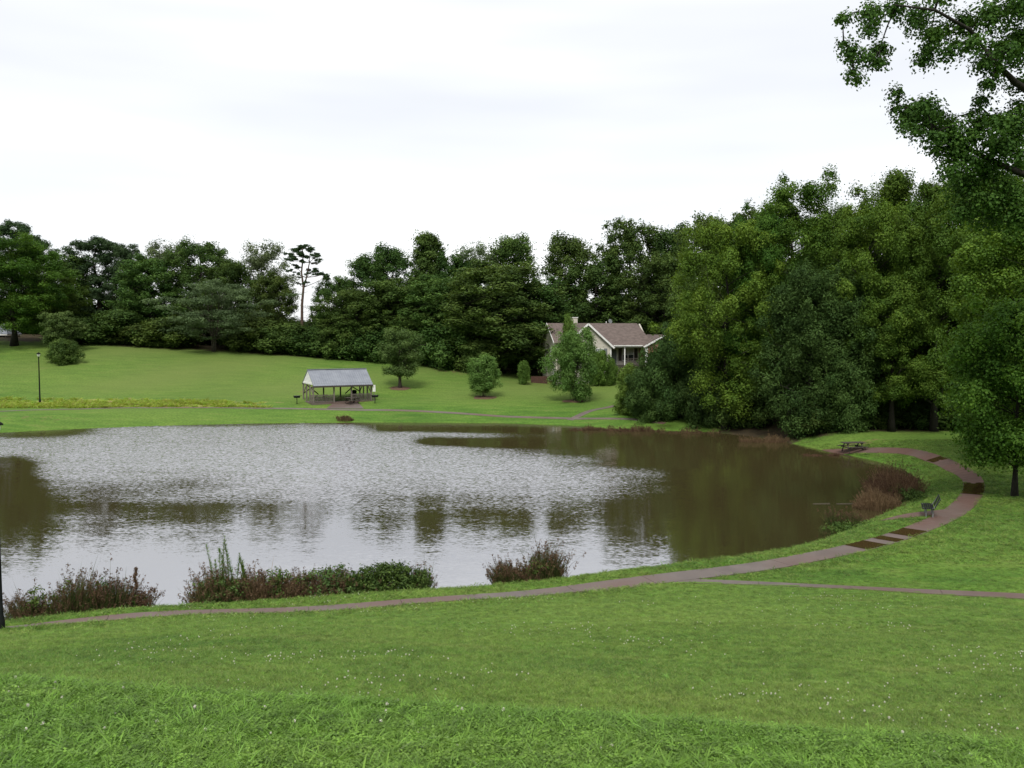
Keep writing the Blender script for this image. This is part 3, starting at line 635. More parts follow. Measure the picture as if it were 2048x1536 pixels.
proto('dogwood', 'olive_leaf', 'bark_dark', 21, H=4.2, R=2.6, cb=1.2, shape='spread', limbs=26, per=150, cr=0.75, leaf=0.2, flat=0.35, stems=3, trunk=0.08, rise=0.5)
proto('young', 'maple_leaf', 'bark_dark', 22, H=9.6, R=3.5, cb=2.0, shape='spread', limbs=46, per=360, cr=0.9, gap=0.2, droop=0.5, leaf=0.13, aspect=0.8, trunk=0.14, rise=0.45, sub=4, lean=0.05, tsides=10)
proto('garden_shrub', 'bright_leaf', 'bark_dark', 23, H=2.4, R=1.3, cb=0.05, shape='round', limbs=24, per=170, cr=0.5, leaf=0.16, stems=3, trunk=0.05)

exec_trees = []
G1 = 'trees of the far wood'
T = [  # key, name, label, px, top row, distance, width px
 ('pine_full', 'pine_tree', 'tall dark pine rising behind the leftmost green tree', 22, 448, 168, 100),
 ('pine_full', 'pine_tree', 'slim dark pine just right of the leftmost pine', 72, 478, 166, 62),
 ('pine_full', 'pine_tree', 'broad dark pine with a domed top at the left of the far wood', 195, 480, 160, 120),
 ('pine_full', 'pine_tree', 'ragged pine with tiered branches right of the domed pine', 248, 494, 156, 66),
 ('round_b', 'broadleaf_tree', 'dark tree between the slim pine and the domed pine', 128, 512, 158, 96),
 ('airy_a', 'pale_leafed_tree', 'thin pale topped tree left of the dark square topped tree', 325, 497, 158, 90),
 ('round_a', 'broadleaf_tree', 'dark leafy tree behind the ragged tiered pine', 300, 520, 152, 110),
 ('round_c', 'broadleaf_tree', 'dark square topped tree above the airy many stemmed tree', 402, 486, 155, 120),
 ('round_a', 'broadleaf_tree', 'lower dark tree sloping down right of the square topped tree', 462, 528, 152, 90),
 ('airy_a', 'pale_leafed_tree', 'feathery grey green tree left of the bare trunked pine', 530, 499, 156, 84),
 ('round_a', 'broadleaf_tree', 'low dark tree between the feathery tree and the bare trunked pine', 548, 552, 150, 70),
 ('round_b', 'broadleaf_tree', 'dark tree at the right edge of the sky gap by the tall pine', 672, 556, 150, 72),
 ('airy_b', 'broadleaf_tree', 'open crowned tree with sky showing between its limbs', 728, 520, 152, 88),
 ('airy_b', 'broadleaf_tree', 'open crowned tree with thin rising limbs left of the column shaped tree', 782, 500, 154, 84),
 ('column', 'broadleaf_tree', 'column shaped dark tree standing tallest in the middle of the far wood', 854, 470, 152, 66),
 ('round_b', 'broadleaf_tree', 'dark tree just right of the column shaped tree', 905, 514, 152, 84),
 ('airy_b', 'broadleaf_tree', 'light leafed tree topping the wood left of the house', 1022, 480, 156, 96),
 ('airy_a', 'pale_leafed_tree', 'greyish tree at the left shoulder of the wood near the house', 955, 506, 154, 96),
 ('airy_b', 'broadleaf_tree', 'pointed loose tree rising over the left end of the house', 1140, 480, 158, 100),
 ('round_b', 'broadleaf_tree', 'dark tree filling the wood behind the chimney', 1190, 520, 152, 110),
 ('round_b', 'broadleaf_tree', 'tall bright green tree rising above the house ridge', 1262, 446, 154, 104),
 ('airy_b', 'broadleaf_tree', 'loose crowned tree right of the tallest tree over the house', 1342, 462, 150, 96),
 ('round_a', 'broadleaf_tree', 'dark rounded tree behind the right end of the house', 1330, 520, 146, 120),
 ('round_a', 'broadleaf_tree', 'dark tree on the skyline where the far wood meets the maples', 1425, 446, 132, 120),
 ('round_c', 'broadleaf_tree', 'dark broad tree behind the yellow green maple', 1490, 430, 128, 130),
 ('round_a', 'broadleaf_tree', 'broad dark tree hanging low over the lawn left of the house', 1000, 534, 140, 190),
 ('round_b', 'broadleaf_tree', 'dark tree sweeping to the ground beside the house end wall', 1068, 560, 142, 120),
 ('round_a', 'broadleaf_tree', 'low dark tree behind the lone olive coloured tree', 880, 560, 146, 130),
 ('round_b', 'broadleaf_tree', 'dark tree above the right end of the shelter roof', 800, 560, 147, 120),
 ('round_a', 'broadleaf_tree', 'dark tree above the middle of the shelter roof', 715, 585, 146, 110),
 ('mimosa', 'mimosa_tree', 'airy grey green tree with several thin pale stems at the lawn edge', 425, 566, 143, 170),
 ('maple_a', 'maple_tree', 'bright green leafy tree at the left edge above the lawn', 22, 484, 140, 140),
 ('maple_b', 'maple_tree', 'yellow green rounded tree behind the small dogwood', 103, 552, 145, 86),
]
for i, (k, nm, lb, px, ty, d, w) in enumerate(T):
    plant_px(k, nm, lb, 'tree', px, ty, d, w * (1.15 if 'pine' in k or k in ('column', 'mimosa') else 1.4), G1)
def tall_pine():
    d = 148.0; rng = np.random.default_rng(88); base = at(603, 640, d); base.z = hz(base.x, d); e = empty('pine_tree', base); mb = MB(); C = []; RR = []
    def L(px, py, dd=0.0): return at(px, py, d + dd) - base
    main = [(604, 660), (604, 610), (607, 575), (603, 545), (606, 515), (605, 492)]
    mb.tube([Vector((0, 0, -0.3))] + [L(*p) for p in main], [0.26, 0.24, 0.2, 0.17, 0.13, 0.09, 0.04], 8)
    fork = [(606, 580), (613, 555), (619, 525), (620, 502)]; mb.tube([L(*p) for p in fork], [0.14, 0.12, 0.08, 0.03], 7)
    for px, py, r in [(605,494,.62),(592,499,.55),(619,499,.6),(580,509,.5),(631,511,.55),(600,508,.55),(614,513,.5),(637,520,.4),(587,517,.5),(606,525,.4),(626,526,.35),(593,533,.42),(584,543,.38),(630,543,.45),(640,547,.45),(650,551,.3),(617,546,.3),(656,557,.25),(611,563,.25),(576,520,.35),(598,552,.3),(595,566,.25)]:
        for k in range(5):
            c = L(px + rng.normal(0, 5), py + rng.normal(0, 2.6), rng.normal(0, 1.0)); C.append(c); RR.append(r * rng.uniform(0.5, 1.0))
        src = L(*min(main + fork, key=lambda q: abs(q[0] - px) * 0.5 + abs(q[1] - py - 10))); mb.tube([src, src.lerp(c, 0.55) + Vector((0, 0, -0.1)), c], [0.06, 0.04, 0.015], 5)
    for k in range(7):
        py = rng.uniform(575, 640); s0 = L(604, py); mb.tube([s0, s0 + Vector((rng.choice([-1, 1]) * rng.uniform(0.5, 1.3), rng.normal(0, 0.5), rng.uniform(0, 0.4)))], [0.03, 0.008], 4)
    v, f, t = clump_leaves(np.array([tuple(c) for c in C]), np.array(RR), 70, rng, 0.45, 0.6, 0.32, 0.22, 0.0, 2.2, 0.4)
    link('trunk', mb.mesh('tall_pine_trunk', True), M['bark_pine'], e); link('crown', np_mesh('tall_pine_crown', v, f, False, {'tint': t}), M['pine_leaf'], e)
    tag(e, 'tall pine with bare trunk and flat crown against the sky', 'tree', G1)
tall_pine()
plant_px('dogwood', 'dogwood_tree', 'small olive dogwood on the left hill above the round bush', 'tree', 120, 632, 136, 80)
plant_px('shrub', 'round_bush', 'dark round bush under the small dogwood', 'bush', 128, 685, 131, 56)
# understorey along the wood's edge
U = [(175,640,146,90),(225,625,147,100),(285,650,148,100),(330,640,146,90),(500,640,147,100),(560,655,147,90),(625,660,147,90),(680,650,146,90),(745,665,145,90),(820,665,144,90),(905,640,141,110),(960,690,137,60)]
ulab = ['leafy bush left of the three at the wood edge on the left hill', 'tall leafy bush under the domed pine', 'leafy bush under the ragged tiered pine', 'bush left of the airy many stemmed tree', 'dark bush right of the airy many stemmed tree',
        'bush under the feathery grey green tree', 'bush at the foot of the bare trunked pine', 'dark bush at the wood edge above the shelter ridge', 'dark bush at the wood edge above the right end of the shelter',
        'dark bush behind the lone olive tree', 'wide bush at the wood edge right of the lone olive tree', 'low bush at the wood edge above the small birch']
for (px, ty, d, w), lb in zip(U, ulab): plant_px('shrub', 'wood_edge_bush', lb, 'bush', px, ty, d, w * 1.25, 'bushes along the far wood edge')

G2 = 'trees of the right hand wood'
R_ = [
 ('maple_y', 'maple_tree', 'yellow green maple leaning over the pond at the front of the right wood', 1456, 462, 92, 172),
 ('maple_a', 'maple_tree', 'tall green tree with a lobed top in the middle of the right wood', 1585, 384, 95, 190),
 ('maple_a', 'maple_tree', 'green tree between the yellow green maple and the lobed topped tree', 1518, 440, 93, 130),
 ('maple_b', 'maple_tree', 'dark green tree in the dip of the right wood skyline', 1672, 426, 95, 150),
 ('maple_b', 'maple_tree', 'tall green tree on the skyline left of the overhanging boughs', 1805, 362, 90, 210),
 ('maple_y', 'maple_tree', 'yellowish tree in front of the skyline tree', 1752, 428, 84, 160),
 ('maple_a', 'maple_tree', 'green tree behind the drooping yellow green boughs', 1880, 400, 82, 180),
 ('maple_b', 'maple_tree', 'tall tree below the overhanging boughs at the right', 1945, 365, 86, 240),
 ('maple_a', 'maple_tree', 'tall tree at the right edge of the photo behind the yellow boughs', 2060, 330, 84, 240),
 ('maple_y', 'maple_tree', 'drooping yellow green tree cut by the right edge of the photo', 2075, 420, 62, 250),
 ('cedar', 'cedar_tree', 'dark bluish cedar in the middle of the right wood', 1622, 548, 84, 150),
 ('cedar', 'cedar_tree', 'dark cedar to the right of the bluish cedar', 1692, 590, 83, 130),
 ('maple_b', 'maple_tree', 'low green tree hanging over the picnic table', 1790, 560, 82, 160),
 ('maple_a', 'maple_tree', 'shadowy tree deep in the right wood behind the three trunks', 1560, 560, 108, 200),
 ('maple_b', 'maple_tree', 'shadowy tree deep in the wood behind the cedars', 1680, 520, 110, 220),
 ('maple_a', 'maple_tree', 'shadowy tree deep in the wood behind the picnic table', 1820, 520, 106, 220),
 ('maple_b', 'maple_tree', 'shadowy tree deep in the wood towards the right edge', 1960, 500, 104, 240),
 ('maple_b', 'maple_tree', 'shadowy tree deep in the wood cut by the right edge', 2110, 480, 100, 260),
 ('round_a', 'broadleaf_tree', 'dark tree between the house and the yellow green maple', 1392, 560, 110, 110),
]
for k, nm, lb, px, ty, d, w in R_: plant_px(k, nm, lb, 'tree', px, ty, d, w * (1.25 if 'maple' in k else 1.1), G2)
plant_px('shore_bush', 'shore_bush', 'big dark bush overhanging the far right shore', 'bush', 1350, 676, 98, 130)
plant_px('shore_bush', 'shore_bush', 'lower dark bush dipping to the water right of the light green bush', 'bush', 1300, 735, 97.5, 105)
plant_px('shore_bush', 'shore_bush', 'low dark bush at the waterline below the yellow green maple', 'bush', 1425, 730, 94, 120)
plant_px('vine_bush', 'leafy_bush', 'light green upright bush at the left tip of the dark shore bush', 'bush', 1256, 736, 100, 42)
Ub = [(1480,740,112,150),(1560,750,114,150),(1640,745,112,150),(1720,760,104,150),(1800,750,104,150),(1880,760,102,150),(1960,740,98,170),(2050,740,96,170),(1900,790,92,120),(1990,780,90,140),(1640,800,84,90),(1700,820,84,80),(1490,780,92,110),(1760,800,86,110),(1850,800,85,110),(1935,800,83,110),(2030,800,82,130)]
ubl = ['shadowed bush behind the three trunks at left', 'shadowed bush behind the three trunks at right', 'shadowed bush behind the bluish cedar', 'shadowed bush behind the picnic table', 'shadowed bush right of the picnic table', 'shadowed bush behind the stout trunk',
       'shadowed bush at the wood edge above the lawn', 'shadowed bush at the right edge of the photo', 'low bush at the foot of the stout trunk', 'low bush at the wood edge left of the young tree', 'low dark bush at the foot of the bluish cedar', 'low dark bush left of the picnic table', 'low leafy bush at the shore between the maple and the three trunks', 'low leafy bush right behind the picnic table', 'low leafy bush behind the end of the walk', 'low leafy bush at the wood edge beyond the upper lawn', 'low leafy bush behind the young lawn tree']
for (px, ty, d, w), lb in zip(Ub, ubl): plant_px('shrub', 'undergrowth_bush', lb, 'bush', px, ty, d, w, 'undergrowth of the right hand wood')

FW = ['under the slim dark pine', 'left of the domed pine', 'under the ragged tiered pine', 'under the thin pale topped tree', 'behind the airy many stemmed tree', 'left of the feathery tree', 'between the feathery tree and the bare trunked pine', 'right of the sky gap',
      'behind the open crowned trees', 'behind the column shaped tree', 'right of the column shaped tree', 'under the light leafed tree', 'behind the left end of the house', 'behind the chimney', 'behind the house ridge', 'behind the right end of the house']
RW = ['left of the yellow green maple', 'under the lobed topped tree', 'behind the bluish cedar', 'right of the cedars', 'behind the picnic table', 'behind the stout trunks', 'behind the young lawn tree', 'beyond the right edge of the photo']
for px, ty, d, w in [(60,620,172,170),(150,620,170,170),(240,620,168,170),(330,620,168,170),(420,620,166,170),(500,630,166,150),(575,650,166,120),(690,630,166,150),(770,620,166,170),(850,610,164,170),(930,600,162,170),(1010,620,158,150),(1090,620,160,150),(1170,620,160,160),(1250,620,158,160),(1340,620,150,160)]:
    plant_px('shrub', 'wood_bush', 'shadowed bush deep inside the far wood ' + FW.pop(0), 'bush', px, ty, d, w, 'undergrowth inside the far wood')
for px, ty, d, w in [(1440,700,124,200),(1540,690,126,200),(1640,690,126,200),(1740,700,122,200),(1840,700,120,200),(1940,700,116,200),(2040,700,112,200),(2140,700,108,200)]:
    plant_px('shrub', 'wood_bush', 'shadowed bush at the back of the right wood ' + RW.pop(0), 'bush', px, ty, d, w, 'undergrowth inside the right hand wood')
# lawn trees
for key, nm, lb, px, by, zg, ty, w in [
    ('lone', 'lone_tree', 'lone olive coloured tree with a stout trunk right of the shelter', 800, 793, 1.25, 664, 100),
    ('birch_small', 'birch_tree', 'small young birch between the lone tree and the larger birch', 968, 803, 1.05, 712, 66),
    ('birch', 'birch_tree', 'larger drooping birch in front of the house', 1148, 807, 1.0, 662, 104)]:
    x, y = gp(px, by, zg); p = at(px, ty, y)
    LT = plant(key, nm, lb, 'tree', x, y, p.z - hz(x, y), w * y / F)
    if key == 'lone':
        tw = MB(); q0 = at(818, 712, y)
        for pts_ in ([(812, 722), (826, 702), (836, 692), (846, 689), (858, 687)], [(830, 697), (833, 686), (829, 680)], [(838, 691), (846, 683)], [(814, 716), (820, 696), (822, 684)], [(800, 705), (797, 692), (790, 686)]):
            c_ = [at(a_, b_, y) - Vector((x, y, hz(x, y))) for a_, b_ in pts_]; tw.tube(c_, [0.05 * (1 - 0.8 * i_ / (len(c_) - 1)) for i_ in range(len(c_))], 5)
        LT.rotation_euler = (0, 0, 0); LT_s = LT.scale.copy(); bl = tw.build('bare_branch', M['bark'], LT); bl.scale = (1 / LT_s[0], 1 / LT_s[1], 1 / LT_s[2]); bl['label'] = 'bare grey dead branch'
    rng = random.Random(px); mb = MB(); n = 18; rr = 1.5
    ring = [(0, 0, 0.10)] + [(rr * rng.uniform(0.8, 1.1) * math.cos(k * 6.283 / n), rr * rng.uniform(0.8, 1.1) * math.sin(k * 6.283 / n), 0) for k in range(n)]
    vs = [(x + a, y + b, hz(x + a, y + b) + c + 0.012) for a, b, c in ring]
    mu = link('mulch_ring', np_mesh('mulch_ring', vs, [(0, 1 + k, 1 + (k + 1) % n) for k in range(n)], True), M['mulch']); tag(mu, 'brown mulch ring round the ' + lb.split(' in front')[0].split(' with')[0].split(' between')[0], 'mulch', 'mulch rings')
x, y = gp(2029, 993, 1.0)
yt = plant('young', 'young_tree', 'young leafy tree with a straight dark trunk on the right lawn', 'tree', x, y, 10.0, 7.6, rz=2.2)

# ------------------------------------------------------------------ big tree reaching in from the right
def big_tree():
    d = 42.0; rng = np.random.default_rng(77); base = at(2215, 900, d); base.z = hz(base.x, d) 
    e = empty('overhanging_tree', base); mb = MB(); C = []; RR = []
    def L(px, py, dd=0.0): return at(px, py, d + dd) - base
    tr = [Vector((0, 0, -0.3)), Vector((0.1, 0, 4)), L(2200, 560), L(2190, 380), L(2200, 200), L(2190, 20), L(2170, -120)]
    mb.tube(tr, [0.55, 0.42, 0.36, 0.30, 0.24, 0.16, 0.05], 10)
    limbs = [[(2190, 260), (2090, 205), (2030, 165), (1985, 118), (1940, 60), (1870, 20), (1790, 10)],
             [(2190, 400), (2100, 365), (2030, 342), (1975, 318), (1905, 280), (1850, 240), (1805, 215)],
             [(2195, 330), (2100, 290), (2040, 262), (1990, 240), (1945, 200)],
             [(2190, 150), (2110, 60), (2040, 0), (1980, -60)], [(2180, 40), (2080, -60), (2000, -120)],
             [(2200, 300), (2300, 200), (2400, 130)], [(2195, 420), (2300, 330), (2420, 280)], [(2190, 120), (2300, 20), (2380, -60)]]
    for i, lm in enumerate(limbs):
        pts = [L(px, py, (i % 3 - 1) * 0.35 * k) for k, (px, py) in enumerate(lm)]
        r0 = 0.2 if i < 2 else 0.15
        mb.tube(pts, [r0 * (1 - 0.85 * k / (len(pts) - 1)) for k in range(len(pts))], 7)
    vis = [(1735,60,.6),(1700,95,.5),(1722,118,.75),(1712,148,.6),(1765,92,.62),(1752,125,.5),(1745,20,.8),(1690,40,.5),(1855,95,.55),(1845,122,.5),(1862,70,.55),(1900,98,.6),(1880,60,.7),(1945,95,.8),(1960,125,.6),(1990,100,.8),(2030,105,.9),(2040,70,.9),
           (2045,165,.55),(1975,165,.5),(1962,190,.45),(1985,150,.5),(1800,200,.55),(1822,225,.8),(1845,205,.8),(1812,250,.5),(1835,262,.5),(1870,225,.85),(1880,262,.8),(1870,295,.55),(1905,250,.9),(1925,285,.9),(1950,225,.8),(1960,262,.9),(1990,240,.9),(1985,290,.8),
           (2020,235,.85),(2042,262,.9),(2015,275,.9),(1905,310,.7),(1935,325,.85),(1965,345,.9),(1900,345,.6),(1925,370,.9),(1960,390,.9),(2000,370,.8),(2040,395,.9),(2035,320,.55),(1990,420,1.0),(1935,410,.9),(2030,440,1.0),(2045,215,.6),
           (1830,30,.8),(1790,15,.7),(1930,30,.9),(1990,20,1.0),(2040,10,1.1),(1880,-20,.9),(1950,-60,1.0),(2030,-80,1.2),(2100,60,1.2),(2110,170,1.2),(2120,290,1.2),(2110,400,1.2),(2190,-160,1.3),(2130,-60,1.3)]
    for px, py, r in vis:
        for k in range(2):
            C.append(L(px + rng.normal(0, 7), py + rng.normal(0, 7), rng.normal(0, 0.8))); RR.append(r * rng.uniform(0.72, 1.08))
    for k in range(46):
        px, py = rng.uniform(2150, 2480), rng.uniform(-160, 430); C.append(L(px, py, rng.normal(0, 3.0))); RR.append(rng.uniform(0.9, 1.5))
    # twigs to the clumps
    allp = [p for lm in limbs for p in [L(a, b) for a, b in lm]]
    for c in C[:120]:
        q = min(allp + [p for p in C if (p - c).length > 0.35 and p.x > c.x], key=lambda p: (p - c).length); mb.tube([q, q.lerp(c, 0.5) + Vector((0, 0, 0.12)), c], [0.04, 0.025, 0.008], 4)
    v, f, t = clump_leaves(np.array([tuple(c) for c in C]), np.array(RR), 540, rng, 0.85, 0.4, 0.13, 0.85, 0.4, 1.9, 0.35)
    link('trunk', mb.mesh('overhang_trunk', True), M['bark_dark'], e)
    link('crown', np_mesh('overhang_crown', v, f, False, {'tint': t}), M['backlit_overhang_leaf'], e)
    tag(e, 'big tree whose dark leafy boughs reach in at the top right', 'tree')
big_tree()

# ------------------------------------------------------------------ picnic shelter
def shelter():
    x, y = gp(627, 813, 0.98); e = empty('picnic_shelter', (x, y, hz(x + 2, y + 2) + 0.05), math.radians(27))
    tag(e, 'open timber picnic shelter with grey metal roof on the far bank', 'shelter')
    Lx, Dy, He, Hr = 7.0, 4.4, 2.3, 3.8; o = 0.42; og = 0.1
    # concrete floor
    MB().box(-0.25, Lx + 0.25, -0.25, Dy + 0.25, -0.35, 0.05).build('floor', M['concrete'], e)
    roof = MB(); ym = Dy / 2; k = (Hr - He) / (ym)
    ze = He - o * k
    roof.slab([(-og, -o, ze), (Lx + og, -o, ze), (Lx + og, ym, Hr), (-og, ym, Hr)], 0.05)
    roof.slab([(Lx + og, Dy + o, ze), (-og, Dy + o, ze), (-og, ym, Hr), (Lx + og, ym, Hr)], 0.05)
    r = roof.build('roof', M['metal_roof'], e)
    n = 26
    rb = MB()
    for i in range(n + 1):
        xx = -og + 0.03 + (Lx + 2 * og - 0.06) * i / n
        rb.bar((xx, -o, ze + 0.012), (xx, ym, Hr + 0.012), 0.035, 0.035); rb.bar((xx, Dy + o, ze + 0.012), (xx, ym, Hr + 0.012), 0.035, 0.035)
    rb.build('standing_seams', M['metal_roof'], r)
    MB().bar((-og - 0.02, ym, Hr + 0.03), (Lx + og + 0.02, ym, Hr + 0.03), 0.3, 0.05).build('ridge_cap', M['metal_roof'], r)
    MB().box(-og, Lx + og, -o - 0.03, -o + 0.012, ze - 0.2, ze - 0.03).build('fascia', M['dark_wood'], r)
    for sx in (0.0, Lx):
        g = empty('gable'); g.parent = e
        rows = 9
        for q in range(rows):
            z0 = He + 0.02 + (Hr - He - 0.12) * q / rows; z1 = He + 0.02 + (Hr - He - 0.12) * (q + 1) / rows
            h0 = (Hr - z0 - 0.05) / k; h1 = (Hr - z1 - 0.05) / k
            b = MB(); t0, t1 = (sx - 0.05, sx - 0.02)
            b.add([(t0, ym - h0, z0), (t0, ym + h0, z0), (t1, ym + h1, z1 - 0.004), (t1, ym - h1, z1 - 0.004), (t1 + 0.05, ym - h0, z0), (t1 + 0.05, ym + h0, z0), (t1 + 0.05, ym + h1, z1 - 0.004), (t1 + 0.05, ym - h1, z1 - 0.004)],
                  [(0,3,2,1),(4,5,6,7),(0,1,5,4),(1,2,6,5),(2,3,7,6),(3,0,4,7)])
            b.build('siding_board', M['white_paint'], g)
        MB().box(sx - 0.07, sx + 0.05, 0.0, Dy, He - 0.18, He + 0.02).build('beam', M['white_paint'], g)
    for yy in (0.0, Dy): MB().box(0.06, Lx - 0.06, yy - 0.06, yy + 0.06, He - 0.24, He - 0.03).build('beam', M['dark_wood'], e)
    px = [0.0, 2.45, 4.55, Lx]
    for yy in (0.0, Dy):
        for xx in px: MB().box(xx - 0.075, xx + 0.075, yy - 0.075, yy + 0.075, -0.3, He - 0.25).build('post', M['grey_wood'], e)
    for xx in (0.0, Lx):
        for yy in (Dy * 0.34, Dy * 0.67): MB().box(xx - 0.07, xx + 0.07, yy - 0.07, yy + 0.07, -0.3, He - 0.19).build('post', M['grey_wood'], e)
        MB().bar((xx, 0.1, 1.0), (xx, Dy * 0.34, He - 0.3), 0.06, 0.12).build('brace', M['grey_wood'], e)
        MB().bar((xx, Dy - 0.1, 1.0), (xx, Dy * 0.67, He - 0.3), 0.06, 0.12).build('brace', M['grey_wood'], e)
    for a, b in ((0.0, 2.45), (Lx, 4.55)):
        MB().bar((a, Dy - 0.02, 0.9), (b - (b - a) * 0.28, Dy - 0.02, He - 0.25), 0.06, 0.12).build('brace', M['dark_wood'], e)
        MB().bar((a + (b - a) * 0.1, Dy + 0.05, He - 0.25), (b - (b - a) * 0.25, Dy + 0.05, 0.7), 0.06, 0.12).build('brace', M['dark_wood'], e)
    for xx, s in ((2.45, 1), (4.55, -1)): MB().bar((xx, Dy, He - 0.75), (xx + s * 0.55, Dy, He - 0.26), 0.06, 0.1).build('brace', M['dark_wood'], e)
    for x0, x1 in ((0.08, 2.38), (4.62, Lx - 0.08)):
        rl = empty('railing'); rl.parent = e
        MB().box(x0, x1, -0.05, 0.05, 0.86, 0.93).build('rail', M['grey_wood'], rl); MB().box(x0, x1, -0.03, 0.03, 0.12, 0.2).build('rail', M['grey_wood'], rl)
        k_ = 15
        for i in range(k_):
            xx = x0 + (x1 - x0) * (i + 0.5) / k_; MB().box(xx - 0.022, xx + 0.022, -0.075, -0.052, 0.1, 0.9).build('baluster', M['grey_wood'], rl)
    for xx in (0.0, Lx):
        rl = empty('railing'); rl.parent = e
        MB().box(xx - 0.04, xx + 0.04, 0.08, Dy * 0.34 - 0.08, 0.84, 0.91).build('rail', M['grey_wood'], rl)
        for i in range(8):
            yy = 0.1 + (Dy * 0.34 - 0.2) * (i + 0.5) / 8; MB().box(xx - 0.075, xx - 0.052, yy - 0.022, yy + 0.022, 0.1, 0.88).build('baluster', M['grey_wood'], rl)
    return e
SH = shelter()
def sh_pt(lx, ly, lz=0.05):
    a = SH.rotation_euler.z; c, s = math.cos(a), math.sin(a)
    return (SH.location.x + lx * c - ly * s, SH.location.y + lx * s + ly * c, SH.location.z + lz)

def picnic_table(loc, rz, label, mat='grey_wood', L=1.8):
    e = empty('picnic_table', loc, rz); tag(e, label, 'picnic table', 'picnic tables')
    top = empty('table_top'); top.parent = e
    for i in range(5): yy = -0.36 + 0.18 * i; MB().box(-L/2, L/2, yy - 0.085, yy + 0.085, 0.72, 0.76).build('plank', M[mat], top)
    for s in (-1, 1):
        b = empty('bench'); b.parent = e
        for i in range(2): yy = s * (0.62 + 0.14 * i); MB().box(-L/2, L/2, yy - 0.065, yy + 0.065, 0.42, 0.46).build('plank', M[mat], b)
        for sx in (-1, 1): MB().bar((sx * L * 0.33, s * 0.62, 0.0), (sx * L * 0.33, s * 0.22, 0.72), 0.05, 0.1).build('leg', M[mat], e)
    for sx in (-1, 1):
        MB().box(sx * L * 0.33 + 0.03, sx * L * 0.33 + 0.07, -0.82, 0.82, 0.33, 0.415).build('cross_beam', M[mat], e)
        MB().box(sx * L * 0.33 + 0.03, sx * L * 0.33 + 0.07, -0.4, 0.4, 0.64, 0.715).build('cross_beam', M[mat], e)
    return e
rsh = math.radians(27)
picnic_table(sh_pt(1.35, 1.7), rsh, 'grey picnic table behind the left railing of the shelter')
picnic_table(sh_pt(5.8, 1.7), rsh, 'grey picnic table behind the right railing of the shelter')
tx, ty_ = gp(704, 812, 0.98); picnic_table((tx, ty_, hz(tx, ty_)), rsh + 0.2, 'weathered picnic table standing out in front of the shelter opening', 'dark_wood', 1.6)
tx, ty_ = gp(1706, 884, 1.0); picnic_table((tx, ty_, hz(tx, ty_)), 0.15, 'shaded picnic table at the wood edge where the walk enters', 'dark_wood', 1.8)
# red paved apron of the shelter
ax, ay = gp(690, 815.5, 0.98)
vs, fs = [], []
for i in range(9):
    for j in range(6):
        u, v_ = i / 8, j / 5; p = Vector(sh_pt(2.2 + 3.0 * u, -0.2)).lerp(Vector((ax - 1.9 + 4.2 * u, ay - 1.0, 0)), v_); vs.append((p.x, p.y, hz(p.x, p.y) + 0.034))
for i in range(8):
    for j in range(5): a = i * 6 + j; fs.append((a, a + 1, a + 7, a + 6)[::-1])
o = link('shelter_apron', np_mesh('shelter_apron', vs, fs), M['concrete']); tag(o, 'worn reddish apron between the shelter and the far walk', None, None, 'structure')

def grill(px, py, label):
    x, y = gp(px, py, 1.0); e = empty('charcoal_grill', (x, y, hz(x, y)), rsh); tag(e, label, 'grill', 'park grills')
    MB().lathe([(0.045, -0.3), (0.045, 0.72)], n=8).build('post', M['black_metal'], e)
    b = MB(); b.add([(-0.3,-0.2,0.72),(0.3,-0.2,0.72),(0.3,0.2,0.72),(-0.3,0.2,0.72),(-0.36,-0.26,0.98),(0.36,-0.26,0.98),(0.36,0.26,0.98),(-0.36,0.26,0.98)],
                    [(0,3,2,1),(0,1,5,4),(1,2,6,5),(2,3,7,6),(3,0,4,7)]); b.build('fire_box', M['black_metal'], e)
    g = MB()
    for i in range(9): g.bar((-0.33, -0.22 + 0.055 * i, 0.96), (0.33, -0.22 + 0.055 * i, 0.96), 0.016)
    g.build('grate', M['steel'], e); MB().bar((0.33, -0.28, 0.97), (0.55, -0.28, 0.97), 0.03).build('handle', M['black_metal'], e)
grill(594, 812, 'black pedestal grill on the grass left of the shelter')
grill(750, 811, 'black pedestal grill on the grass right of the shelter')
# notice board on the right corner, bin inside
p = sh_pt(7.25, -0.25, 0); nb = empty('notice_sign', (p[0], p[1], hz(p[0], p[1])), rsh); tag(nb, 'white notice sign on a post at the right corner of the shelter', 'sign')
MB().box(-0.035, 0.035, -0.03, 0.03, -0.3, 1.95).build('post', M['grey_wood'], nb); MB().box(-0.17, 0.17, -0.06, -0.033, 1.12, 1.92).build('board', M['white_paint'], nb)
MB().box(-0.12, 0.12, -0.066, -0.062, 1.2, 1.45).build('notice', M['white_paint'], nb)
p = sh_pt(6.2, 4.1); tb = empty('litter_bin', p, rsh); tag(tb, 'dark litter bin in the right rear corner of the shelter', 'bin')
MB().lathe([(0.24, 0), (0.29, 0.85), (0.31, 0.86), (0.31, 0.9)], n=14).build('body', M['black_metal'], tb, True); MB().lathe([(0.32, 0.9), (0.27, 1.02), (0.1, 1.1), (0.02, 1.11)], n=14).build('lid', M['black_metal'], tb, True)

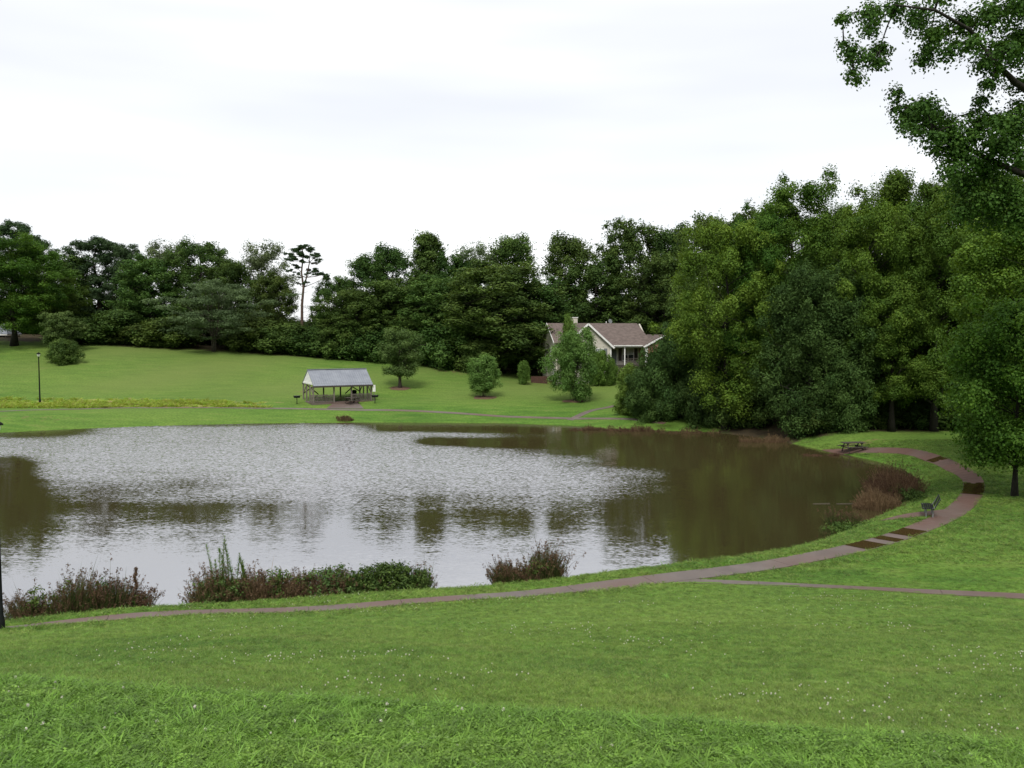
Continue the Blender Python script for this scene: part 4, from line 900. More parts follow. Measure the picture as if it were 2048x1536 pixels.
# second shelter whose corner enters at the left edge
g2 = empty('picnic_shelter', (0, 0, 0)); p = at(3, 668, 148); zg = hz(p.x - 3, 150)
g2.location = (p.x - 6.0, 149, zg); g2.rotation_euler = (0, 0, 0.1); tag(g2, 'corner of a second shelter with blue grey roof at the left edge of the photo', 'shelter')
zt = p.z - zg
b = MB(); b.slab([(-0.3, -0.3, zt), (6.2, -0.3, zt), (5.0, 2.5, zt + 1.6), (0.9, 2.5, zt + 1.6)], 0.06); b.slab([(6.2, -0.3, zt), (6.2, 5.3, zt), (5.0, 2.5, zt + 1.6), (5.0, 2.48, zt + 1.6)], 0.06)
b.slab([(6.2, 5.3, zt), (-0.3, 5.3, zt), (0.9, 2.5, zt + 1.6), (5.0, 2.5, zt + 1.6)], 0.06); b.build('roof', M['metal_roof'], g2)
MB().box(-0.3, 6.15, -0.33, -0.3, zt - 0.22, zt - 0.05).build('fascia', M['white_paint'], g2); MB().box(6.17, 6.2, -0.3, 5.3, zt - 0.22, zt - 0.06).build('fascia', M['white_paint'], g2)
for xx in (0.0, 5.85):
    for yy in (0.0, 5.0): MB().box(xx - 0.08, xx + 0.08, yy - 0.08, yy + 0.08, -0.5, zt - 0.05).build('post', M['grey_wood'], g2)

# ------------------------------------------------------------------ lamp posts
def lamp(x, y, h, label):
    e = empty('lamp_post', (x, y, hz(x, y))); tag(e, label, 'lamp post', 'park lamp posts')
    MB().lathe([(0.13, -0.4), (0.13, 0.25), (0.1, 0.4), (0.085, 1.0), (0.055, h - 0.55), (0.075, h - 0.53), (0.075, h - 0.46)], n=12).build('pole', M['black_metal'], e, True)
    MB().lathe([(0.11, h - 0.46), (0.17, h - 0.2), (0.17, h - 0.12)], n=12).build('globe', M['white_paint'], e, True)
    MB().lathe([(0.25, h - 0.12), (0.24, h - 0.09), (0.1, h + 0.03), (0.03, h + 0.06), (0.03, h + 0.1), (0.005, h + 0.12)], n=12).build('cap', M['black_metal'], e, True)
x, y = gp(80, 809, 1.15); p = at(80, 706, y); lamp(x, y, p.z - hz(x, y), 'slim black lamp post on the far bank at the left')
x, y = gp(1, 1281, 1.1); lamp(x, y, 6.0, 'dark lamp post cut by the left edge of the photo on the near lawn')

# ------------------------------------------------------------------ bench by the walk
def bench():
    x, y = gp(1858, 1031, 0.98); e = empty('park_bench', (x, y, hz(x, y) + 0.02), math.radians(-21)); tag(e, 'black slatted bench facing the pond beside the walk', 'bench')
    # faces -x, length along y
    for i in range(6): a = -0.30 + 0.09 * i; MB().box(a - 0.035, a + 0.035, -0.8, 0.8, 0.44 - 0.012 * abs(i - 2.5), 0.475 - 0.012 * abs(i - 2.5)).build('seat_slat', M['black_metal'], e)
    for i in range(5):
        t = i / 4; xx, zz = 0.24 + 0.19 * t, 0.52 + 0.37 * t; b = MB(); b.bar((xx, -0.8, zz), (xx, 0.8, zz), 0.03, 0.08); b.build('back_slat', M['black_metal'], e)
    for yy in (-0.6, 0.6):
        f = MB(); f.bar((-0.16, yy, -0.2), (-0.16, yy, 0.42), 0.05); f.bar((0.14, yy, -0.2), (0.14, yy, 0.44), 0.05); f.bar((-0.32, yy, 0.425), (0.2, yy, 0.425), 0.045); f.bar((0.16, yy, 0.43), (0.46, yy, 0.92), 0.04)
        f.build('leg_frame', M['grey_paint'], e)
bench()

# ------------------------------------------------------------------ house
def house():
    FL = 5.0; rz = math.radians(9); o = at(1112, 690, 129); e = empty('house', (o.x, 129, 0), rz)
    tag(e, 'single storey tan house with brown shingle roof on the far lawn', 'house')
    Wd, Dp, EZ, RZ = 13.2, 9.6, FL + 2.75, FL + 5.75
    ym = Dp / 2
    # left end wall with its gable, front and back walls
    def siding(parent, quad_fn, z0, z1, name='wall'): pass
    w = MB(); w.prism([(0, 0)], 0, 0) if False else None
    wall = MB()
    # end walls as pentagons in yz
    def pent(x0, x1, zb):
        vs = []
        for xx in (x0, x1): vs += [(xx, 0, zb), (xx, Dp, zb), (xx, Dp, EZ), (xx, ym, RZ - 0.08), (xx, 0, EZ)]
        wall.add(vs, [(0,1,2,3,4), (9,8,7,6,5)] + [((i+1) % 5, i, 5+i, 5+(i+1) % 5) for i in range(5)])
    pent(0, 0.18, 0.5); pent(Wd - 0.2, Wd, 1.5)
    wall.box(0.18, Wd - 0.2, 1.1, 1.28, 1.0, EZ); wall.box(0.18, Wd - 0.2, Dp - 0.18, Dp, 1.0, EZ)
    wl_ = wall.build('wall', M['siding'], e)
    # siding laps on the end wall and the gable wall (fine relief)
    lap = MB()
    for i in range(34):
        z = FL - 2.6 + i * 0.2
        if z < EZ - 0.05: lap.add([(-0.002, 0.02, z), (-0.022, 0.02, z), (-0.002, 0.02, z + 0.19), (-0.002, Dp - 0.02, z), (-0.022, Dp - 0.02, z), (-0.002, Dp - 0.02, z + 0.19)], [(0,1,2), (5,4,3), (1,4,5,2), (0,3,4,1), (0,2,5,3)])
        else:
            h = (RZ - 0.1 - z - 0.19) / (RZ - EZ) * ym
            if h > 0.1: lap.add([(-0.002, ym - h, z), (-0.022, ym - h, z), (-0.002, ym - h, z + 0.19), (-0.002, ym + h, z), (-0.022, ym + h, z), (-0.002, ym + h, z + 0.19)], [(0,1,2), (5,4,3), (1,4,5,2), (0,3,4,1), (0,2,5,3)])
    lap.build('siding_boards', M['siding'], wl_)
    # front gable wing
    gx0, gx1, gy = 0.9, 7.3, -1.3; gm = (gx0 + gx1) / 2; GZ = RZ - 0.12
    wing = MB(); wing.prism([(gx0, 2.2), (gx1, 2.2), (gx1, EZ), (gm, GZ - 0.1), (gx0, EZ)], gy, 1.09)
    wg = wing.build('gable_wall', M['siding'], e); lap = MB()
    for i in range(30):
        z = FL - 0.6 + i * 0.2
        if z + .19 < EZ: a, b = gx0 + 0.12, gx1 - 0.12
        else: h = (GZ - 0.12 - z - 0.19) / (GZ - EZ) * (gx1 - gx0) / 2; a, b = gm - h, gm + h
        if b - a > 0.2: lap.add([(a, gy - 0.002, z), (a, gy - 0.022, z), (a, gy - 0.002, z + 0.19), (b, gy - 0.002, z), (b, gy - 0.022, z), (b, gy - 0.002, z + 0.19)], [(2,1,0), (3,4,5), (2,5,4,1), (1,4,3,0), (3,5,2,0)])
    lap.build('siding_boards', M['siding'], wg)
    for xx in (gx0, gx1): MB().box(xx - 0.09 if xx == gx0 else xx - 0.08, xx + 0.08 if xx == gx0 else xx + 0.09, gy - 0.035, gy + 0.05, FL - 0.6, EZ - 0.12).build('corner_trim', M['white_paint'], wg)
    v = MB().lathe([(0.28, 0), (0.28, 0.05)], n=16).build('gable_vent', M['white_paint'], wg); v.rotation_euler = (math.pi / 2, 0, 0); v.location = (gm - 0.1, gy - 0.03, GZ - 1.15)
    # main roof
    rf = MB(); ov = 0.35; k = (RZ - EZ) / ym; yf = -1.0
    zf = EZ - 0.02
    kk = (RZ - zf) / (ym - yf); za = RZ - (ym + 0.4) * kk
    rf.slab([(-ov, -0.4, za), (gm, -0.4, za), (gm, ym, RZ), (-ov, ym, RZ)], 0.12)
    rf.slab([(gm, yf, zf), (Wd + ov, yf, zf), (Wd - 0.5, ym, RZ), (gm, ym, RZ)], 0.12)
    rf.slab([(Wd + ov, Dp + 0.4, EZ - 0.2), (-ov, Dp + 0.4, EZ - 0.2), (-ov, ym, RZ), (Wd - 0.5, ym, RZ)], 0.12)
    rf.slab([(Wd + ov, yf, zf), (Wd + ov, Dp + 0.4, EZ - 0.2), (Wd - 0.5, ym + .01, RZ), (Wd - 0.5, ym - .01, RZ)], 0.12)
    R = rf.build('roof', M['shingle'], e)
    gr = MB(); gz = EZ - 0.12; e0, e1 = gx0 - 0.42, gx1 + 0.42; yb = 4.4
    slope = (GZ - EZ) / (gm - gx0); gz = EZ - 0.42 * slope
    gr.slab([(e0, gy - 0.35, gz), (gm, gy - 0.35, GZ), (gm, yb, GZ), (e0, 0.9, gz + 0.05)][::1], 0.12) if False else None
    gr.slab([(gm, gy - 0.35, GZ + 0.06), (gm, yb, GZ + 0.06), (e0, yb, gz + 0.06), (e0, gy - 0.35, gz + 0.06)], 0.12)
    gr.slab([(gm, yb, GZ + 0.06), (gm, gy - 0.35, GZ + 0.06), (e1, gy - 0.35, gz + 0.06), (e1, yb, gz + 0.06)], 0.12)
    gr.build('gable_roof', M['shingle'], R)
    for sx, ex in ((-1, e0), (1, e1)):
        MB().bar((ex, gy - 0.385, gz - 0.03), (gm, gy - 0.385, GZ - 0.03), 0.05, 0.24).build('rake_trim', M['white_paint'], R)
    MB().bar((-ov - 0.03, -0.38, za - 0.04), (-ov - 0.03, ym, RZ - 0.04), 0.05, 0.2).build('rake_trim', M['white_paint'], R); MB().bar((-ov - 0.03, Dp + 0.35, EZ - 0.24), (-ov - 0.03, ym, RZ - 0.04), 0.05, 0.2).build('rake_trim', M['white_paint'], R)
    MB().box(gx1 + 0.45, Wd - 1.0, yf - 0.14, yf - 0.02, zf - 0.13, zf + 0.0).build('gutter', M['white_paint'], R)
    for xx in (gx1 + 0.25, Wd - 1.25):
        b = MB(); b.bar((xx + 0.25, yf - 0.08, zf - 0.13), (xx - 0.1 if xx < 9 else xx + 0.1, yf + 0.06, zf - 0.42), 0.08); b.bar((xx - 0.1 if xx < 9 else xx + 0.1, yf + 0.06, zf - 0.42), (xx - 0.1 if xx < 9 else xx + 0.1, yf + 0.06, FL - 0.3), 0.08)
        b.build('downspout', M['white_paint'], R)
    ch = MB(); ch.box(gm - 1.15, gm + 0.1, ym + 0.5, ym + 1.4, RZ - 0.9, RZ + 0.75); c = ch.build('chimney', M['siding'], R)
    MB().box(gm - 1.22, gm + 0.17, ym + 0.43, ym + 1.47, RZ + 0.75, RZ + 0.85).build('chimney_cap', M['white_paint'], c)
    d = MB(); d.lathe([(0.02, 0.0), (0.22, 0.05), (0.32, 0.14)], n=14); ds = d.build('satellite_dish', M['grey_paint'], R); ds.location = (8.9, ym + 0.5, RZ + 0.25); ds.rotation_euler = (math.radians(70), 0, 0.3)
    vp = MB().lathe([(0.06, -0.4), (0.06, 0.28)], n=8).build('vent_pipe', M['white_paint'], R); vp.location = (8.3, ym + 0.2, RZ)
    # porch
    MB().box(gx1 + 0.02, Wd - 1.25, -0.9, 1.08, FL - 0.28, FL).build('porch_floor', M['dark_wood'], e)
    MB().box(gx1 + 0.05, Wd - 1.3, -0.8, -0.7, 2.8, FL - 0.29).build('porch_skirt', M['black_metal'], e)
    MB().box(gx1 + 0.02, Wd - 1.25, -0.9, 1.08, EZ - 0.32, EZ - 0.2).build('porch_ceiling', M['white_paint'], e)
    for xx in (gx1 + 2.1,): MB().box(xx - 0.07, xx + 0.07, -0.85, -0.71, FL, EZ - 0.33).build('porch_post', M['white_paint'], e)
    rl = empty('porch_railing'); rl.parent = e
    MB().box(gx1 + 2.2, Wd - 1.4, -0.82, -0.74, FL + 0.85, FL + 0.93).build('rail', M['dark_wood'], rl); MB().box(gx1 + 2.2, Wd - 1.4, -0.81, -0.75, FL + 0.1, FL + 0.16).build('rail', M['dark_wood'], rl)
    for i in range(18): xx = gx1 + 2.28 + i * 0.13; MB().box(xx - 0.02, xx + 0.02, -0.80, -0.76, FL + 0.17, FL + 0.84).build('baluster', M['dark_wood'], rl) if xx < Wd - 1.45 else None
    st_ = MB(); [st_.box(gx1 + 0.6, gx1 + 1.9, -0.9 - 0.3 * (i + 1), -0.9 - 0.3 * i - 0.004, 3.0, FL - 0.18 * (i + 1)) for i in range(3)]; st_.build('porch_steps', M['dark_wood'], e)
    # door and windows
    dr = MB().box(gx1 + 0.55, gx1 + 1.45, 1.02, 1.07, FL + 0.01, FL + 2.05).build('door', M['grey_paint'], e); MB().box(gx1 + 0.45, gx1 + 0.54, 1.0, 1.09, FL + 0.01, FL + 2.1).build('door_frame', M['white_paint'], dr); MB().box(gx1 + 1.46, gx1 + 1.55, 1.0, 1.09, FL + 0.01, FL + 2.1).build('door_frame', M['white_paint'], dr)
    h_ = MB().lathe([(0.03, 0), (0.04, 0.04), (0.02, 0.07)], n=8).build('handle', M['steel'], dr); h_.location = (gx1 + 1.36, 1.02, FL + 1.0); h_.rotation_euler = (math.pi / 2, 0, 0)
    def window(x0, x1, z0, z1, y, sash=2, shut=None):
        w = empty('window'); w.parent = e; n = sash; t = 0.07
        for a in range(n):
            xa = x0 + (x1 - x0) * a / n; xb = x0 + (x1 - x0) * (a + 1) / n
            MB().box(xa + t, xb - t, y - 0.012, y - 0.004, z0 + t, (z0 + z1) / 2 - 0.03).build('pane', M['glass'], w); MB().box(xa + t, xb - t, y - 0.012, y - 0.004, (z0 + z1) / 2 + 0.03, z1 - t).build('pane', M['blind'], w)
        f = MB(); f.box(x0, x1, y - 0.06, y - 0.02, z1 - t, z1); f.box(x0, x1, y - 0.06, y - 0.02, z0, z0 + t); f.box(x0 + 0.001, x1 - 0.001, y - 0.055, y - 0.02, (z0 + z1) / 2 - 0.03, (z0 + z1) / 2 + 0.03)
        for a in range(n + 1): xa = x0 + (x1 - x0) * a / n; xa = min(max(xa, x0 + t / 2), x1 - t / 2); f.box(xa - t / 2, xa + t / 2, y - 0.058, y - 0.02, z0 + t, z1 - t)
        f.build('frame', M['white_paint'], w)
        if shut:
            for xa, xb in ((x0 - 0.5, x0 - 0.05), (x1 + 0.05, x1 + 0.5)):
                s = MB(); s.box(xa, xb, y - 0.05, y - 0.02, z0, z1)
                for q in range(12): zz = z0 + 0.08 + (z1 - z0 - 0.16) * q / 12; s.box(xa + 0.05, xb - 0.05, y - 0.066, y - 0.052, zz, zz + 0.07)
                s.build('shutter', M[shut], w)
    m_, n_, l_, b_ = new_mat('window_blind'); b_.inputs['Base Color'].default_value = (0.4, 0.42, 0.43, 1); b_.inputs['Roughness'].default_value = 0.25; M['blind'] = m_
    window(gm + 0.0, gm + 2.2, FL + 0.75, FL + 2.3, gy - 0.022, 2, 'grey_paint')
    window(gx1 + 2.4 - 0.15, gx1 + 3.95, FL + 0.55, FL + 2.25, 1.09, 2, 'dark_wood')
    for yy in (2.6, 6.2):
        w = empty('window'); w.parent = e
        MB().box(-0.03, -0.024, yy + 0.07, yy + 0.83, FL + 0.67, FL + 2.23).build('pane', M['glass'], w)
        f = MB(); f.box(-0.07, -0.03, yy, yy + 0.9, FL + 2.23, FL + 2.3); f.box(-0.07, -0.03, yy, yy + 0.9, FL + 0.6, FL + 0.67); f.box(-0.07, -0.03, yy, yy + 0.07, FL + 0.67, FL + 2.23); f.box(-0.07, -0.03, yy + 0.83, yy + 0.9, FL + 0.67, FL + 2.23); f.box(-0.065, -0.03, yy + 0.07, yy + 0.83, FL + 1.42, FL + 1.48)
        f.build('frame', M['white_paint'], w)
    bd = MB().box(-0.06, -0.024, 1.0, 1.95, FL - 2.2, FL - 0.2).build('basement_door', M['white_paint'], e)
    # brick wing at the right
    bw = MB(); bx0, bx1 = Wd - 1.2, Wd + 4.2; bm = (bx0 + bx1) / 2; BZ = EZ + 1.3
    bw.prism([(bx0, 2.0), (bx1, 2.0), (bx1, EZ - 0.1), (bm, BZ), (bx0, EZ - 0.1)], -1.9, 6.0); b = bw.build('brick_wall', M['brick'], e)
    br = MB(); sl = (BZ - EZ + 0.1) / (bm - bx0); bz = EZ - 0.1 - 0.35 * sl
    br.slab([(bm, -2.2, BZ + 0.1), (bm, 6.2, BZ + 0.1), (bx0 - 0.35, 6.2, bz + 0.1), (bx0 - 0.35, -2.2, bz + 0.1)], 0.1); br.slab([(bm, 6.2, BZ + 0.1), (bm, -2.2, BZ + 0.1), (bx1 + 0.35, -2.2, bz + 0.1), (bx1 + 0.35, 6.2, bz + 0.1)], 0.1)
    br.build('brick_wing_roof', M['shingle'], R)
    MB().bar((bx0 - 0.35, -2.23, bz + 0.02), (bm, -2.23, BZ + 0.02), 0.05, 0.22).build('rake_trim', M['white_paint'], R)
    MB().box(bx0 - 0.06, bx0 + 0.32, -1.96, -1.88, FL - 0.5, EZ - 0.15).build('corner_trim', M['white_paint'], b)
    # foundation course
    MB().box(-0.035, 0.0, 0.0, Dp, 0.5, FL - 2.3).build('foundation', M['brick'], e)
    return e
house()
def pxground(px, d): p = at(px, 700, d); return p.x, d
# retaining wall by the house end: separate timbers
x, y = gp(1062, 757, 2.6); rw = empty('retaining_wall', (x - 0.2, 131.5, hz(x, 131.5))); tag(rw, 'low dark red timber retaining wall at the left end of the house', 'retaining wall')
for r_ in range(5):
    for c_ in range(2): MB().box(c_ * 1.15 + 0.01, c_ * 1.15 + 1.14, 0.02 * r_, 0.02 * r_ + 0.18, -0.3 + r_ * 0.24, -0.3 + r_ * 0.24 + 0.23).build('timber', M['rw'] if 'rw' in M else M.setdefault('rw', noisy('red_timber', (0.05, 0.026, 0.02), (0.1, 0.05, 0.036), 5, 0.9)), rw)
for px, ty, d, w, key, lb in [(1199, 711, 125.5, 36, 'garden_shrub', 'bright green shrub against the front of the house'), (1223, 726, 125.2, 22, 'garden_shrub', 'small rounded shrub by the porch steps'), (1047, 729, 129, 24, 'garden_shrub', 'small shrub beside the timber retaining wall'),
                              (1137, 642, 123, 26, 'vine_bush', 'narrow upright evergreen in front of the house roof')]:
    plant_px(key, 'garden_shrub' if d != 123 else 'upright_evergreen', lb, 'shrub', px, ty, d, w)

# ------------------------------------------------------------------ reeds and shore plants
def ribbons(base, tip, bend, w, rng, tint):
    """grass blades: base, tip (n,3), sideways bend (n,3), width (n,)"""
    n = len(base); ts = np.array([0, 0.35, 0.7, 1.0]); v = np.empty((n, 7, 3), np.float32)
    side = np.cross(tip - base, rng.normal(size=(n, 3))); side /= np.linalg.norm(side, axis=1)[:, None] + 1e-9
    for i, t in enumerate(ts[:3]):
        c = base + (tip - base) * t + bend * t * t; ww = (w * (1 - 0.55 * t))[:, None] * side
        v[:, 2 * i] = c - ww; v[:, 2 * i + 1] = c + ww
    v[:, 6] = tip + bend
    b = (np.arange(n) * 7)[:, None]
    f = np.concatenate([b + np.array([[0, 1, 3]]), b + np.array([[0, 3, 2]]), b + np.array([[2, 3, 5]]), b + np.array([[2, 5, 4]]), b + np.array([[4, 5, 6]])])
    return v.reshape(-1, 3), f, np.repeat(tint, 7)
def reed_clump(name, label, x, y, rx, ry, h, n, seed, blade='reed', heads=None, nh=0, spread=0.35, lean=(0, 0), leafy=0, leaf_mat_='far_leaf', cat='reeds', leaf_sz=0.10, ang=0.0):
    rng = np.random.default_rng(seed); z0 = max(hz(x, y), -0.1); e = empty(name, (x, y, z0), ang); tag(e, label, cat)
    r = np.sqrt(rng.uniform(0, 1, n)); a = rng.uniform(0, 6.28, n); bx_, by_ = r * rx * np.cos(a), r * ry * np.sin(a)
    base = np.stack([bx_, by_, np.full(n, -0.15)], 1); hh = h * rng.uniform(0.45, 1.0, n) * (1 - 0.3 * r ** 2) * (0.82 + 0.22 * np.sin(bx_ * 2.3 + seed) + 0.14 * np.sin(bx_ * 5.1 + 2 * seed)); hh = np.where(rng.uniform(0, 1, n) < 0.04, hh * 1.3, hh)
    tip = base + np.stack([bx_ * spread / max(rx, .1) * hh + rng.normal(0, 0.13, n) * hh + lean[0] * hh, by_ * spread / max(ry, .1) * hh * 0.5 + rng.normal(0, 0.13, n) * hh + lean[1] * hh, hh], 1)
    bend = rng.normal(0, 0.10, (n, 3)) * hh[:, None]; bend[:, 2] = -np.abs(bend[:, 2])
    v, f, t = ribbons(base, tip, bend, rng.uniform(0.006, 0.014, n), rng, rng.uniform(0, 1, n))
    link('blades', np_mesh('blades', v, f, False, {'tint': t}), M[blade], e)['kind'] = 'stuff'
    if nh:
        k = rng.choice(n, min(n, nh), replace=False); T_ = (tip + bend)[k]
        C = np.concatenate([T_, T_ - (tip - base)[k] * 0.07]); R_2 = np.concatenate([rng.uniform(0.03, 0.07, len(k)), rng.uniform(0.03, 0.06, len(k))])
        v, f, t = clump_leaves(C, R_2, 9, rng, 1.2, 0.2, 0.05, 0.5); link('seed_heads', np_mesh('seed_heads', v, f, False, {'tint': t}), M[heads or 'rust'], e)['kind'] = 'stuff'
    if leafy:
        m = leafy; r = np.sqrt(rng.uniform(0, 1, m)); a = rng.uniform(0, 6.28, m)
        C = np.stack([r * rx * np.cos(a), r * ry * np.sin(a), rng.uniform(0.1, 0.78, m) * h * (1 - 0.4 * r * r)], 1)
        v, f, t = clump_leaves(C, rng.uniform(0.14, 0.3, m), 46, rng, 0.8, 0.5, leaf_sz, 0.6); link('leaves', np_mesh('leaves', v, f, False, {'tint': t}), M[leaf_mat_], e)['kind'] = 'stuff'
    return e
def nearshore(px, py): x, y = gp(px, py, 0.92); return x, y + 2.35
for args in [
  ('reed_bed', 'rust topped reeds at the near shore beside the left edge', 40, 1252, 1.45, 0.55, 2.0, 1500, 31, 'reed', 'rust', 700, 30, 'far_leaf'),
  ('reed_bed', 'rust topped reeds sloping down to the water left of the sky reflection', 150, 1247, 1.3, 0.5, 1.65, 1300, 32, 'reed', 'rust', 700, 14, 'far_leaf'),
  ('reed_bed', 'reddish bushy reeds at the foot of the tall green stems', 395, 1231, 0.95, 0.5, 1.55, 900, 33, 'reed', 'rust', 500, 40, 'olive_leaf'),
  ('reed_bed', 'rust coloured weeds right of the tall green stems', 520, 1222, 1.35, 0.5, 1.5, 1100, 34, 'brown_reed', 'rust', 700, 46, 'far_leaf'),
  ('shore_shrub', 'rusty leafed shrub in the middle of the near shore strip', 640, 1213, 1.1, 0.5, 1.6, 700, 35, 'brown_reed', 'rust', 500, 60, 'olive_leaf'),
  ('shore_shrub', 'dark green leafy shrub at the right end of the near shore strip', 755, 1206, 1.65, 0.55, 1.5, 900, 36, 'reed', 'rust', 120, 190, 'far_leaf'),
  ('reed_clump', 'separate dense dark reed clump at the near shore', 1056, 1182, 1.2, 0.6, 1.75, 1900, 37, 'reed', 'rust', 700, 0, 'far_leaf')]:
    nm, lb, px, py, rx, ry, h, n, sd, bl, hd, nh, lf, lm = args
    x, y = nearshore(px, py); reed_clump(nm, lb, x, y, rx * 0.95, ry * 1.2, h * 1.12, int(n * 2.4), sd, bl, hd, int(nh * 1.5), 0.3, (0, 0), int(lf * 1.1) + 10, lm, 'reeds' if 'reed' in nm else 'shrub', ang=0.22)
# tall green plumed stems
x, y = nearshore(418, 1230)
def tall_stems():
    rng = np.random.default_rng(40); e = empty('tall_green_stems', (x, y, max(hz(x, y), 0))); tag(e, 'tall green leafy stems standing up out of the shore weeds', 'plant'); 
    for k, (dx, h) in enumerate([(-0.48, 2.35), (-0.36, 2.2), (-0.24, 2.5), (-0.1, 2.1), (0.02, 2.65), (0.1, 2.3), (0.2, 1.9), (0.4, 1.75), (0.5, 2.0), (0.55, 1.6), (-0.6, 1.7), (-0.15, 1.8)]):
        mb = MB(); cur = rng.normal(0, 0.06) - 0.05; dy = rng.normal(0, 0.15)
        pts = [Vector((dx + cur * t * t * h, dy, -0.1 + h * t)) for t in np.linspace(0, 1, 7)]
        if k % 3 == 0: pts.append(pts[-1] + Vector((-0.10, 0, 0.01)))
        mb.tube(pts, [0.012 * (1 - 0.09 * i) for i in range(len(pts))], 5); s = mb.build('stem', M['stem'], e)
        n = 330; tt = rng.uniform(0.2, 1, n); P = np.array([[dx + cur * t * t * h, dy, h * t] for t in tt]); az = rng.uniform(0, 6.28, n); out = np.stack([np.cos(az), np.sin(az), np.full(n, 0.9)], 1); out /= np.linalg.norm(out, axis=1)[:, None]
        L = rng.uniform(0.09, 0.2, n) * (1.25 - 0.7 * tt); v, f, t = ribbons(P, P + out * L[:, None], np.zeros((n, 3)), np.full(n, 0.006), rng, rng.uniform(0.2, 1, n))
        link('leaves', np_mesh('leaves', v, f, False, {'tint': t}), M['maple_leaf'], s)['kind'] = 'stuff'
tall_stems()
# brown dock spike
x, y = nearshore(212, 1246)
e = empty('dock_spike', (x, y, max(hz(x, y), 0))); tag(e, 'single dark brown dock seed spike among the left reeds', 'plant')
mb = MB(); mb.tube([(0, 0, -0.1), (0.02, 0, 0.9), (0.0, 0, 1.72)], [0.014, 0.012, 0.006], 6); mb.build('stem', M['brown_stem'] if 'brown_stem' in M else M['bark'], e)
rng = np.random.default_rng(41); tt = np.linspace(0, 1, 34); C = np.stack([0.02 * np.sin(9 * tt), 0.02 * np.cos(7 * tt), 1.05 + 0.68 * tt], 1)
v, f, t = clump_leaves(C, 0.045 + 0.03 * np.abs(np.sin(tt * 12)), 30, rng, 1, 0.2, 0.035, 0.7); link('seed_head', np_mesh('seed_head', v, f, False, {'tint': t}), M['rust'], e)
# right shore and far clumps
for nm, lb, px, py, z, rx, ry, h, n, sd, bl, hd, nh, lf in [
  ('reed_clump', 'tall rust brown reed clump on the right shore below the walk', 1785, 985, 0.1, 1.3, 2.4, 2.2, 3400, 51, 'brown_reed', 'rust', 900, 0),
  ('reed_clump', 'paler brown reeds in front of the tall rust reeds', 1755, 1016, 0.0, 1.25, 0.9, 1.5, 2200, 52, 'brown_reed', 'brown_reed', 300, 0),
  ('reed_clump', 'small green and brown reed tuft standing in the water at right', 1690, 1048, 0.0, 0.8, 0.5, 1.2, 1100, 53, 'reed', 'rust', 200, 0),
  ('shore_weeds', 'green weeds between the rust reeds and the grass bank', 1822, 1000, 0.15, 0.5, 2.6, 0.8, 700, 54, 'reed', 'reed', 0, 70),
  ('reed_clump', 'low rust red patch at the shore near the picnic table', 1643, 911, 0.0, 1.4, 0.6, 0.5, 900, 55, 'brown_reed', 'rust', 500, 0),
  ('reed_clump', 'brown reeds under the three trunks on the far right shore', 1530, 884, 0.0, 2.2, 0.8, 1.1, 1400, 56, 'brown_reed', 'brown_reed', 300, 0),
  ('reed_clump', 'brown reed fringe at the water under the big dark bush', 1270, 862, 0.0, 2.8, 0.8, 0.95, 1800, 57, 'brown_reed', 'rust', 600, 0),
  ('reed_clump', 'brown reed tip jutting left into the water under the light green bush', 1182, 860, 0.0, 2.1, 0.7, 0.75, 1400, 58, 'brown_reed', 'rust', 500, 0),
  ('reed_clump', 'brown reed fringe right of the big dark bush', 1385, 866, 0.0, 2.6, 0.7, 0.8, 1200, 59, 'brown_reed', 'rust', 300, 0),
  ('reed_clump', 'small dark reed tuft at the far shore below the shelter', 690, 842, 0.1, 0.8, 0.6, 1.0, 420, 60, 'brown_reed', 'rust', 300, 0),
  ('shore_weeds', 'dark weeds trailing from the bank into the water left of the bench', 1705, 1072, 0.0, 1.6, 0.45, 0.4, 500, 61, 'reed', 'reed', 0, 40)]:
    x, y = gp(px, py, z); reed_clump(nm, lb, x, y, rx, ry, h, n, sd, bl, hd, nh, 0.35, (0, 0), lf, 'far_leaf', 'reeds' if 'reed' in nm else 'weeds')
x, y = gp(42, 1285, 1.15); reed_clump('grass_tuft', 'lush green grass tuft at the foot of the left lamp post', x, y, 0.5, 0.35, 0.5, 900, 62, 'weedtuft' if 'weedtuft' in M else M.setdefault('weedtuft', M['bright_leaf']) and 'weedtuft', None, 0, 0.9, cat='grass')
for k, (px, py, l) in enumerate([(1643, 1008, 0.5), (1692, 1008, 0.55)]):
    x, y = gp(px, py, 0.0); o = MB().bar((-l, 0, 0.015), (l, 0.05, 0.03), 0.02).build('floating_stick', M['grey_wood']); o.location = (x, y, 0); tag(o, ['pale stick floating left of the other, off the right shore', 'pale stick floating nearest the rust reeds'][k], 'stick')

